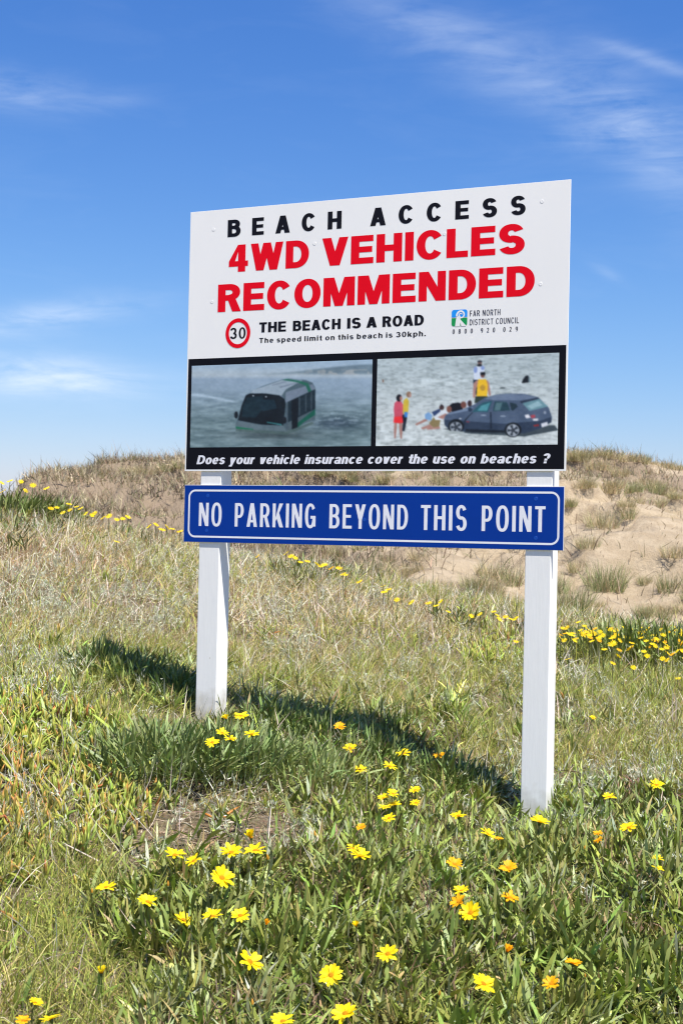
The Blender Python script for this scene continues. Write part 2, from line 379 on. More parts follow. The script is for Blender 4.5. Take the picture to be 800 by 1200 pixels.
# ---- hand-drawn letters: every glyph is a few straight bars and elliptic rings, cap height 1
def quad(*p): return [[tuple(q) for q in p]]
def rect(x0, y0, x1, y1): return [[(x0, y0), (x1, y0), (x1, y1), (x0, y1)]]
def ring(cx, cy, rx, ry, wx, wy, a0, a1, e=2.12, n=None):
    n = n or max(6, int(abs(a1 - a0) / 9)); S = []
    def pt(a, rx, ry):
        c, s = math.cos(a), math.sin(a)
        return (cx + rx * math.copysign(abs(c) ** (2 / e), c), cy + ry * math.copysign(abs(s) ** (2 / e), s))
    for k in range(n + 1):
        a = math.radians(a0 + (a1 - a0) * k / n); S.append((pt(a, rx, ry), pt(a, rx - wx, ry - wy)))
    return [[S[k][0], S[k + 1][0], S[k + 1][1], S[k][1]] for k in range(n)]
def diag(x0, y0, x1, y1, t): return [[(x0, y0), (x0 + t, y0), (x1 + t, y1), (x1, y1)]]
def G(ch, s, h, wf=1.0):
    """polygons and advance width of one letter; s stem, h horizontal bar thickness"""
    w = {'I': None, 'W': 1.10, 'M': .96, 'O': .82, 'C': .78, 'G': .8, 'A': .82, 'V': .80, 'N': .78, 'H': .76, 'D': .77, 'R': .75, 'B': .76, 'K': .8, 'U': .76,
         'Y': .78, 'S': .72, 'T': .66, 'E': .68, 'L': .61, 'F': .62, 'P': .72, '4': .66, '3': .64, '0': .64, '9': .64, '8': .64, '2': .62,
         'a': .60, 'b': .62, 'c': .58, 'd': .62, 'e': .60, 'h': .58, 'k': .60, 'm': .92, 'n': .58, 'o': .62, 'p': .62, 'r': .42, 's': .56, 't': .38, 'u': .58,
         'v': .60, 'y': .60, '?': .58}.get(ch)
    if ch in 'Iil': w = s
    elif ch == '.': w = s * 1.05
    elif ch == ' ': return [], 0.30
    elif w is None: w = 0.6
    else: w *= wf
    x = 0.74; g = []
    t = s * 1.10
    if ch == 'I': g = rect(0, 0, s, 1)
    elif ch == 'H': g = rect(0, 0, s, 1) + rect(w - s, 0, w, 1) + rect(s, .5 - h / 2, w - s, .5 + h / 2)
    elif ch == 'E': g = rect(0, 0, s, 1) + rect(s, 0, w, h) + rect(s, 1 - h, w - .01, 1) + rect(s, .5 - h * .45, w - .04, .5 + h * .5)
    elif ch == 'F': g = rect(0, 0, s, 1) + rect(s, 1 - h, w, 1) + rect(s, .48 - h / 2, w - .05, .48 + h / 2)
    elif ch == 'L': g = rect(0, 0, s, 1) + rect(s, 0, w, h)
    elif ch == 'T': g = rect(0, 1 - h, w, 1) + rect(w / 2 - s / 2, 0, w / 2 + s / 2, 1 - h)
    elif ch == 'D':
        r = w * .58; g = rect(0, 0, s, 1) + rect(s, 0, w - r, h) + rect(s, 1 - h, w - r, 1) + ring(w - r, .5, r, .5, s, h, -90, 90)
    elif ch in 'BPR':
        wu = w * (.97 if ch != 'B' else .94); yb = {'B': .455, 'P': .37, 'R': .40}[ch]; ry = (1 - yb) / 2; r = min(wu * .5, ry * 1.25)
        g = rect(0, 0, s, 1) + rect(s, 1 - h, wu - r, 1) + rect(s, yb, wu - r, yb + h * .95) + ring(wu - r, 1 - ry, r, ry, s, h, -90, 90)
        if ch == 'B':
            yt = .455 + h * .95; ry = yt / 2; r = min(w * .5, ry * 1.25)
            g += rect(s, 0, w - r, h) + ring(w - r, ry, r, ry, s, h, -90, 90)
        if ch == 'R': g += quad((w * .40, yb + h * .5), (w * .40 + s * .95, yb + h * .75), (w * 1.02, 0), (w * 1.02 - s * 1.12, 0))
    elif ch == 'C': g = ring(w / 2, .5, w / 2, .515, s, h, 34, 326, 2.08)
    elif ch == 'G': g = ring(w / 2, .5, w / 2, .515, s, h, 35, 345, 2.3) + rect(w - s * .92, .06, w, .50) + rect(w * .52, .50 - h, w - s * .9, .50)
    elif ch in 'O0': g = ring(w / 2, .5, w / 2, .515, s, h * (1 if ch == 'O' else .9), 0, 360, 2.08 if wf > .8 else 2.4)
    elif ch == 'S' or ch == 's':
        H = 1.0 if ch == 'S' else x; hh = h if ch == 'S' else h * .86
        q = (.5 * H + hh * .56) / 2 + .0075; e = 2.1
        g = ring(w * .49, H - q + .015, w * .47, q, s * .98, hh, 20, 275, e) + ring(w * .51, q - .015, w * .49, q, s * .98, hh, 95, -160, e)
        g += quad((w * .22, .5 * H + hh * .56), (w * .40, .5 * H + hh * .62), (w * .78, .5 * H - hh * .56), (w * .60, .5 * H - hh * .62))
    elif ch == '3':
        q = .5 * (.5 + h / 2); g = ring(w * .48, 1 - q, w * .46, q, s, h, 165, -90) + ring(w * .5, q, w * .5, q, s, h, 90, -165)
    elif ch == '8':
        q = .5 * (.5 + h / 2); g = ring(w * .5, 1 - q, w * .46, q, s, h, 0, 360) + ring(w * .5, q, w * .5, q, s, h, 0, 360)
    elif ch == '9': g = ring(w * .5, .68, w * .5, .33, s, h, 0, 360) + ring(w * .5, .5, w * .5, .51, s, h, 10, -112)
    elif ch == '2': g = ring(w * .5, .70, w * .47, .31, s, h, 165, -25) + quad((0, h * .9), (s * 1.35, h * .9), (w * .97, .62), (w * .97 - s, .52)) + rect(0, 0, w, h)
    elif ch == '4':
        g = rect(w * .86 - s, 0, w * .86, 1) + rect(0, .20, w, .20 + h * .92) + quad((0, .20 + h * .9), (s * .85, .20 + h * .9), (w * .86 - s, .74), (w * .86 - s, 1), (w * .86 - s * 1.05, 1))
    elif ch == 'A':
        g = diag(0, 0, w / 2 - t * .54, 1, t) + diag(w - t, 0, w / 2 - t * .46, 1, t) + rect(w * .5 - (w * .5 - t * .5) * .72, .19, w * .5 + (w * .5 - t * .5) * .72, .19 + h * .85)
    elif ch in 'Vv':
        H = 1 if ch == 'V' else x; g = diag(w / 2 - t * .54, 0, 0, H, t) + diag(w / 2 - t * .46, 0, w - t, H, t)
    elif ch == 'y':
        g = diag(w / 2 - t * .54, 0, 0, x, t) + diag(w / 2 - t * .9, -.27, w - t, x, t) + rect(w * .06, -.27, w / 2 - t * .5, -.27 + h * .8)
    elif ch == 'W':
        q = w * .5; tt = t * .92; a = q * .5 - tt * .32
        g = diag(a, 0, 0, 1, tt) + diag(a, 0, q - tt * .5, 1, tt) + diag(w - a - tt, 0, q - tt * .5, 1, tt) + diag(w - a - tt, 0, w - tt, 1, tt)
    elif ch == 'M':
        ss = s * .92; tt = s * .98; g = rect(0, 0, ss, 1) + rect(w - ss, 0, w, 1) + diag(w / 2 - tt / 2, 0, ss * .35, 1, tt) + diag(w / 2 - tt / 2, 0, w - ss * .35 - tt, 1, tt)
    elif ch == 'N':
        ss = s * .94; tt = s * 1.12; g = rect(0, 0, ss, 1) + rect(w - ss, 0, w, 1) + diag(w - tt, 0, 0, 1, tt)
    elif ch == 'K':
        g = rect(0, 0, s, 1) + quad((s, .26), (s, .26 + t * .95), (w - t * 1.15, 1), (w, 1)) + quad((s * 1.15, .45), (s * 1.9, .72), (w * 1.03, 0), (w * 1.03 - t * 1.1, 0))
    elif ch == 'Y': g = rect(w / 2 - s / 2, 0, w / 2 + s / 2, .44) + diag(w / 2 - t * .5, .38, 0, 1, t) + diag(w / 2 - t * .5, .38, w - t, 1, t)
    elif ch == 'U': g = rect(0, .4, s, 1) + rect(w - s, .4, w, 1) + ring(w / 2, .4, w / 2, .415, s, h, 180, 360)
    elif ch == 'o': g = ring(w / 2, x / 2, w / 2, x / 2 + .01, s, h * .85, 0, 360)
    elif ch == 'c': g = ring(w / 2, x / 2, w / 2, x / 2 + .01, s, h * .85, 38, 322)
    elif ch == 'e': g = ring(w / 2, x / 2, w / 2, x / 2 + .01, s, h * .85, 0, 322) + rect(s * .7, x * .5 - h * .34, w - s * .3, x * .5 + h * .3)
    elif ch in 'bp':
        g = (rect(0, 0, s, 1) if ch == 'b' else rect(0, -.27, s, x)) + ring(w / 2, x / 2, w / 2, x / 2 + .01, s, h * .85, 0, 360)
    elif ch == 'd': g = rect(w - s, 0, w, 1) + ring(w / 2, x / 2, w / 2, x / 2 + .01, s, h * .85, 0, 360)
    elif ch == 'i': g = rect(0, 0, s, x) + rect(0, .84, s, 1)
    elif ch == 'l': g = rect(0, 0, s, 1)
    elif ch in 'nh': g = rect(0, 0, s, x if ch == 'n' else 1) + rect(w - s, 0, w, x - .26) + ring(w / 2, x - .26, w / 2, .27, s, h * .9, 0, 180)
    elif ch == 'm':
        k = (w + s) / 2
        g = rect(0, 0, s, x) + rect(k - s, 0, k, x - .22) + rect(w - s, 0, w, x - .22) + ring(k / 2, x - .22, k / 2, .23, s, h * .9, 0, 180) + ring((w + k - s) / 2, x - .22, (w - k + s) / 2, .23, s, h * .9, 0, 180)
    elif ch == 'u': g = rect(0, .26, s, x) + rect(w - s, 0, w, x) + ring(w / 2, .26, w / 2, .27, s, h * .9, 180, 360)
    elif ch == 'r': g = rect(0, 0, s, x) + ring(w * .95, x - .3, w * .95, .31, s, h * 1.05, 95, 170)
    elif ch == 't': g = rect(w * .28, .12, w * .28 + s, .96) + rect(0, x - h * .8, w, x) + ring(w * .28 + s * 1.4, .17, s * 1.4, .18, s, h * .9, 180, 275)
    elif ch == 'a': g = rect(w - s, 0, w, x - .2) + ring(w * .5, x - .23, w * .5, .24, s, h * .8, 0, 165) + ring(w * .46, .215, w * .46, .225, s * .95, h * .75, 0, 360)
    elif ch == 'k': g = rect(0, 0, s, 1) + quad((s, .20), (s, .20 + t), (w - t * 1.1, x), (w, x)) + quad((s * 1.1, .34), (s * 1.8, .56), (w * 1.03, 0), (w * 1.03 - t * 1.1, 0))
    elif ch == '?': g = ring(w * .5, .71, w * .5, .30, s, h, 165, -60) + rect(w * .5 - s / 2, .27, w * .5 + s / 2, .48) + rect(w * .5 - s / 2, 0, w * .5 + s / 2, .19)
    elif ch == '.': g = rect(0, 0, s * 1.05, .2)
    return g, w
def text_line(name, words, base_w, cap, s, h, mat, parent, track=0.10, wf=1.0, slant=0.0, label=None, yoff=-0.00045, space=0.36):
    """words: (text, left edge, right edge) on the board in metres; one mesh per line"""
    V = []; F = []
    for (txt, u0, u1) in words:
        gl = []; x = 0
        for ch in txt:
            if ch == ' ': x += space - track; continue
            g, w = G(ch, s, h, wf); gl.append((g, x)); x += w + track
            nat = x - track
        nat += slant * 0.5 if slant else 0
        sc = (u1 - u0) / nat
        for (g, gx) in gl:
            lay = 0; last = None
            for k, p in enumerate(g):
                if len(p) == 4 and last is not None and p[0] == last[1] and p[3] == last[2]: pass    # next cell of the same ring
                else: lay += 1
                last = p; b = len(V)
                for (a, c) in p: V.append((u0 + (gx + a + slant * c) * sc, yoff - 0.00004 * lay, OW + base_w + c * cap))
                F.append(tuple(range(b, b + len(p))))
    me = bpy.data.meshes.new(name); me.from_pydata(V, [], F); me.materials.append(mat)
    bm = bmesh.new(); bm.from_mesh(me)
    for f in bm.faces:                                       # all letters face the reader
        f.normal_update()
        if f.normal.y > 0: f.normal_flip()
    bm.to_mesh(me); bm.free()
    o = link(name, me, parent)
    if label: o['label'] = label
    return o
text_line('lettering', [('BEACH', -0.702, -0.131), ('ACCESS', 0.006, 0.709)], 1.070, 0.079, .262, .205, M_ink, board, track=0.66, label='black heading BEACH ACCESS in widely spaced capitals')
text_line('lettering', [('4WD', -0.692, -0.287), ('VEHICLES', -0.223, 0.708)], 0.908, 0.124, .252, .218, M_red, board, track=0.085, label='red line 4WD VEHICLES')
text_line('lettering', [('RECOMMENDED', -0.745, 0.754)], 0.728, 0.127, .252, .218, M_red, board, track=0.085, label='red line RECOMMENDED')
text_line('lettering', [('THE', -0.528, -0.393), ('BEACH', -0.359, -0.125), ('IS', -0.094, -0.028), ('A', -0.002, 0.048), ('ROAD', 0.074, 0.266)], 0.626, 0.046, .26, .20, M_ink, board, track=0.10, label='black line THE BEACH IS A ROAD')
text_line('lettering', [('The speed limit on this beach is 30kph.', -0.527, 0.276)], 0.579, 0.0225, .20, .16, M_ink, board, track=0.18, space=0.5, label='small black line about the 30kph speed limit')
text_line('lettering', [('Does your vehicle insurance cover the use on beaches ?', -0.838, 0.832)], 0.032, 0.0405, .235, .185, M_letw, board, track=0.075, slant=0.2, space=0.48, label='white slanted line asking about vehicle insurance')
text_line('lettering', [('FAR NORTH', 0.473, 0.608)], 0.6545, 0.0245, .12, .11, M_grey, board, track=0.14, wf=.62, label='thin grey line FAR NORTH', space=.45)
text_line('lettering', [('DISTRICT COUNCIL', 0.473, 0.689)], 0.617, 0.0245, .12, .11, M_grey, board, track=0.14, wf=.62, label='thin grey line DISTRICT COUNCIL', space=.45)
text_line('lettering', [('0800 920 029', 0.397, 0.685)], 0.583, 0.0195, .13, .11, M_grey, board, track=0.62, wf=.58, label='thin grey phone number 0800 920 029', space=1.3)
text_line('lettering', [('30', -0.678, -0.597)], 0.6025, 0.051, .165, .145, M_ink, board, track=0.16, wf=0.9, label='black 30 inside the red ring')
text_line('lettering', [('NO', -0.819, -0.700), ('PARKING', -0.632, -0.227), ('BEYOND', -0.160, 0.211), ('THIS', 0.270, 0.477), ('POINT', 0.543, 0.818)], -0.2515, 0.1065, .130, .118, M_letw, park, track=0.125, wf=.56, label='white narrow capitals NO PARKING BEYOND THIS POINT')
def flat_obj(name, polys, mat, parent, y, label=None):
    V = []; F = []
    for p in polys:
        b = len(V); V += [(a, y, OW + c) for (a, c) in p]; F.append(tuple(range(b, b + len(p))))
    o = link(name, poly_mesh(name, V, F, mat), parent)
    if label: o['label'] = label
    return o
flat_obj('speed_limit_ring', ring(-0.637, 0.628, 0.0640, 0.0680, 0.0175, 0.0180, 0, 360, 2.0, 64), M_red, board, -0.0007, 'red speed limit ring')
def rounded(x0, y0, x1, y1, r, n=8):
    P = []
    for (cx, cy, a0) in ((x1 - r, y1 - r, 0), (x0 + r, y1 - r, 90), (x0 + r, y0 + r, 180), (x1 - r, y0 + r, 270)):
        for k in range(n + 1):
            a = math.radians(a0 + 90 * k / n); P.append((cx + r * math.cos(a), cy + r * math.sin(a)))
    return P
def border_polys(x0, y0, x1, y1, r, w):
    A = rounded(x0, y0, x1, y1, r); B = rounded(x0 + w, y0 + w, x1 - w, y1 - w, r - w); n = len(A)
    return [[A[k], A[(k + 1) % n], B[(k + 1) % n], B[k]] for k in range(n)]
flat_obj('border_line', border_polys(-0.876, -0.3045, 0.878, -0.0845, 0.036, 0.0085), M_letw, park, -0.0006, 'thin white rounded border line')
# council emblem: blue over green rounded square with a white unfurling frond
ex0, ex1, ey0, ey1 = 0.392, 0.462, 0.615, 0.685; em = 0.653
flat_obj('emblem', [[(ex0, em), (ex1, em)] + rounded(ex0, ey0, ex1, ey1, 0.010)[:18]], M_lblue, board, -0.0005, 'blue upper half of the council emblem')
flat_obj('emblem', [[(ex1, em - 0.003), (ex0, em - 0.003)] + rounded(ex0, ey0, ex1, ey1, 0.010)[18:]], M_green, board, -0.0005, 'green lower half of the council emblem')
fr = [[(0.408, ey0 - .001), (0.430, ey0 - .001), (0.432, 0.640), (0.430, 0.660), (0.414, 0.655), (0.4105, 0.635)], [(0.426, 0.650), (0.434, 0.640), (0.459, ey0 - .001), (0.436, ey0 - .001)]]
flat_obj('emblem', fr[:1], M_white, board, -0.0008); flat_obj('emblem', fr[1:], M_white, board, -0.00085)
sp_ = []
for k in range(26):
    a = math.radians(195 - k * 21); r = 0.0235 * (1 - k / 34); w_ = 0.0085 * (1 - k / 40)
    c = (0.434, 0.662); sp_.append(((c[0] + r * math.cos(a), c[1] + r * math.sin(a)), (c[0] + (r - w_) * math.cos(a), c[1] + (r - w_) * math.sin(a))))
flat_obj('emblem', [[sp_[k][0], sp_[k + 1][0], sp_[k + 1][1], sp_[k][1]] for k in range(25)], M_white, board, -0.0009, 'white unfurling frond of the council emblem')
# bolts
def bolt(u, w, mat, parent):
    V = []; F = []; n = 16; prof = [(0.0082, 0.0), (0.0079, 0.0003), (0.0062, 0.00045), (0.0030, 0.00045), (0.0024, 0.0002)]
    for (r, d) in prof:
        for k in range(n): V.append((r * math.cos(2 * math.pi * k / n), -d - 0.0003, r * math.sin(2 * math.pi * k / n)))
    for j in range(len(prof) - 1):
        for k in range(n): F.append((j * n + k, (j + 1) * n + k, (j + 1) * n + (k + 1) % n, j * n + (k + 1) % n))
    F.append(tuple(range((len(prof) - 1) * n, len(prof) * n)))
    o = link('bolt', poly_mesh('bolt', V, F, mat, False), parent); o.location = (u, 0, OW + w)
for (u, w) in ((-0.776, 1.111), (-0.261, 1.012), (-0.776, 0.778), (0.779, 1.118), (0.779, 0.775), (0.352, 1.013)): bolt(u, w, M_white, board)
for (u, w) in ((0.779, 0.504), (0.778, 0.092), (-0.773, 0.502), (-0.776, 0.090), (0.041, 0.138)): bolt(u, w, M_black, board)
for (u, w) in ((-0.775, -0.113), (-0.778, -0.272), (0.776, -0.115), (0.778, -0.277), (0.007, -0.212)): bolt(u, w, M_blueb, park)

# ---- the two printed pictures (flat print): painted polygon by polygon on a fine colour grid
def paint(name, u0, u1, w0, w1, corners, bgf, shapes, parent, label, nx=270, ny=114, ss=3):
    (tlx, tly), (trx, try_), (brx, bry), (blx, bly) = corners
    gx = (np.arange(nx * ss) + .5) / (nx * ss); gy = (np.arange(ny * ss) + .5) / (ny * ss)
    S, T = np.meshgrid(gx, gy)
    X = (1 - S) * (1 - T) * tlx + S * (1 - T) * trx + S * T * brx + (1 - S) * T * blx
    Y = (1 - S) * (1 - T) * tly + S * (1 - T) * try_ + S * T * bry + (1 - S) * T * bly
    I = bgf(X, Y)
    for shp, c in shapes:
        if shp[0] == 'e':
            _, cx, cy, rx, ry = shp; m = ((X - cx) / rx) ** 2 + ((Y - cy) / ry) ** 2 < 1
        else:
            m = np.zeros_like(X, bool); n = len(shp)
            for i in range(n):
                (x0, y0), (x1, y1) = shp[i], shp[(i + 1) % n]
                if y0 == y1: continue
                cnd = ((y0 > Y) != (y1 > Y)) & (X < (x1 - x0) * (Y - y0) / (y1 - y0) + x0); m ^= cnd
        I[m] = c
    I = I.reshape(ny, ss, nx, ss, 3).mean((1, 3))
    for ax in (0, 1):                                        # slight softness of an enlarged photo
        P_ = np.concatenate([I.take([0], ax), I, I.take([-1], ax)], ax); q_ = P_.shape[ax]
        I = .22 * P_.take(range(0, q_ - 2), ax) + .56 * P_.take(range(1, q_ - 1), ax) + .22 * P_.take(range(2, q_), ax)
    yy_, xx_ = np.mgrid[0:ny, 0:nx]
    g_ = (fbm(xx_ * .22, yy_ * .30, 77, 3) - .5) * 16 + (fbm(xx_ * .05, yy_ * .06, 78, 3) - .5) * 22
    I = np.clip((I - 128) * 1.05 + 128 + g_[..., None], 4, 250)
    I = np.where(I / 255 <= .04045, I / 255 / 12.92, ((I / 255 + .055) / 1.055) ** 2.4) * 0.95
    us = np.linspace(u0, u1, nx); ws = np.linspace(w1, w0, ny); A, B = np.meshgrid(us, ws)
    V = np.stack([A, np.full_like(A, -0.0006), B + OW], -1).reshape(-1, 3)
    i = np.arange((nx - 1) * (ny - 1)); r = i // (nx - 1); cc = i % (nx - 1); a = r * nx + cc
    me = fast_mesh(name, V, np.stack([a, a + nx, a + nx + 1, a + 1], 1).ravel(), np.arange(len(i)) * 4, np.full(len(i), 4), I.reshape(-1, 3))
    o = link(name, me, parent, M_pic); o['label'] = label
M_pic, t, p = mat_new('printed_picture')
a_ = nn(t, 'ShaderNodeAttribute', attribute_name='Col'); t.links.new(a_.outputs['Color'], p.inputs['Base Color']); p.inputs['Roughness'].default_value = 0.4; p.inputs['Specular IOR Level'].default_value = 0.4
def mixc(a, b, t): return np.array(a, float) * (1 - t[..., None]) + np.array(b, float) * t[..., None]
def bg_sea(X, Y):
    c = mixc((160, 182, 198), (176, 190, 197), sst(60, 110, Y))
    hl = sst(0, 1, (Y - (96 - 38 * sst(330, 785, X))) / 10) * (1 - sst(96, 112, Y)) * sst(150, 600, X) * .75
    c = c * (1 - hl[..., None]) + np.array((92, 112, 122)) * hl[..., None]
    cl = (vnoise(X * .06, Y * .12, 3) > .55) * (Y > 84) * (Y < 106) * sst(420, 640, X) * .5
    c = c * (1 - cl[..., None]) + np.array((190, 186, 178)) * cl[..., None]
    sea = mixc((148, 168, 184), (116, 138, 142), sst(120, 330, Y)); k = sst(108, 128, Y)[..., None]; c = c * (1 - k) + sea * k
    rip = (fbm(X * .02, Y * .11, 5, 4) - .5) * sst(140, 260, Y) * 75; c = c + rip[..., None]
    yw = 192 + 30 * sst(20, 240, X); wv = np.exp(-((Y - yw) / 6) ** 2) * (1 - sst(190, 240, X)) * (.5 + .5 * fbm(X * .1, Y * .2, 6, 2)); c = c + 55 * wv[..., None]
    wk = np.exp(-(((X - 640) / 110) ** 2 + ((Y - 312) / 28) ** 2)); c = c * (1 - .45 * wk[..., None]); c[..., 2] += 16 * wk; c[..., 1] += 6 * wk
    fo = (fbm(X * .05, Y * .16, 9, 3) > .60) * np.exp(-(((X - 640) / 130) ** 2 + ((Y - 295) / 32) ** 2)); c = c + 45 * fo[..., None]
    rf = np.exp(-(((X - 370) / 170) ** 2 + ((Y - 362) / 20) ** 2)); c = c * (1 - .35 * rf[..., None])
    return c
bus = [([(214, 334), (214, 316), (222, 300), (240, 235), (258, 196), (286, 174), (330, 155), (410, 128), (440, 123), (512, 129), (540, 140), (552, 162), (552, 296), (430, 346), (330, 346)], (78, 98, 106)),
       ([(290, 172), (410, 130), (440, 125), (500, 130), (430, 168), (410, 196), (300, 188), (268, 190)], (152, 168, 178)),
       ([(300, 186), (410, 194), (428, 214), (428, 180), (540, 146), (552, 166), (430, 226), (418, 208), (300, 192)], (116, 130, 144)),
       ([(415, 129), (430, 124), (478, 130), (522, 142), (536, 176), (524, 182), (512, 152), (470, 137)], (40, 104, 84)),
       ([(368, 150), (428, 134), (432, 136), (374, 153)], (120, 132, 146)), ([(400, 158), (480, 138), (484, 140), (408, 162)], (120, 132, 146)),
       ([(258, 194), (276, 186), (340, 186), (400, 194), (424, 210), (428, 232), (418, 322), (318, 318), (224, 300), (240, 240)], (12, 22, 28)),
       ([(262, 204), (330, 196), (340, 240), (300, 290), (240, 286), (244, 244)], (22, 44, 52)), ([(300, 214), (380, 212), (392, 250), (330, 262)], (24, 46, 56)),
       ([(348, 306), (412, 316), (412, 322), (348, 311)], (60, 130, 130)),
       ([(216, 316), (226, 301), (330, 320), (420, 323), (430, 345), (330, 344), (216, 332)], (96, 114, 120)),
       ([(214, 327), (290, 337), (292, 344), (216, 336)], (30, 112, 78)),
       ([(432, 224), (552, 168), (552, 252), (432, 312)], (30, 46, 54)),
       ([(484, 205), (488, 203), (488, 278), (484, 280)], (78, 92, 100)), ([(511, 192), (515, 190), (515, 262), (511, 264)], (78, 92, 100)), ([(534, 182), (538, 180), (538, 256), (534, 258)], (78, 92, 100)),
       ([(432, 312), (552, 252), (552, 292), (432, 346)], (84, 100, 106)), ([(460, 326), (505, 290), (552, 252), (552, 276), (500, 312), (478, 334)], (22, 92, 74)),
       ([(452, 216), (482, 203), (478, 340), (455, 342)], (16, 24, 30)),
       ([(430, 226), (438, 222), (438, 335), (430, 340)], (76, 92, 100)),
       (('e', 216, 278, 8, 15), (16, 22, 28)), (('e', 424, 300, 8, 14), (16, 22, 28)), (('e', 290, 196, 4, 3), (190, 196, 200)), (('e', 345, 200, 4, 3), (190, 196, 200)),
       ([(214, 336), (430, 348), (540, 306), (545, 316), (430, 362), (214, 346)], (84, 104, 102))]
paint('picture', -0.874, 0.031, 0.109, 0.486, ((20, 68), (785, 40), (780, 411), (10, 418)), bg_sea, bus, board, 'printed picture of a white and green bus sunk in shallow sea')
def bg_sand(X, Y):
    c = mixc((182, 195, 196), (206, 214, 212), sst(20, 330, Y))
    n = (fbm(X * .018, Y * .10, 15, 4) - .5) * 34; c = c + n[..., None]
    n = (fbm(X * .06, Y * .13, 25, 3) - .5) * 60 * np.exp(-((Y - 130) / 45) ** 2) * (1 - .5 * sst(400, 700, X)); c = c + n[..., None]
    n = (fbm(X * .05, Y * .12, 35, 3) - .52) * 80 * sst(290, 340, Y); c = c + n[..., None]
    d = sst(.60, .66, fbm(X * .05, Y * .2, 45, 3)) * 26; c = c - d[..., None]
    return c
SK = (176, 132, 120)
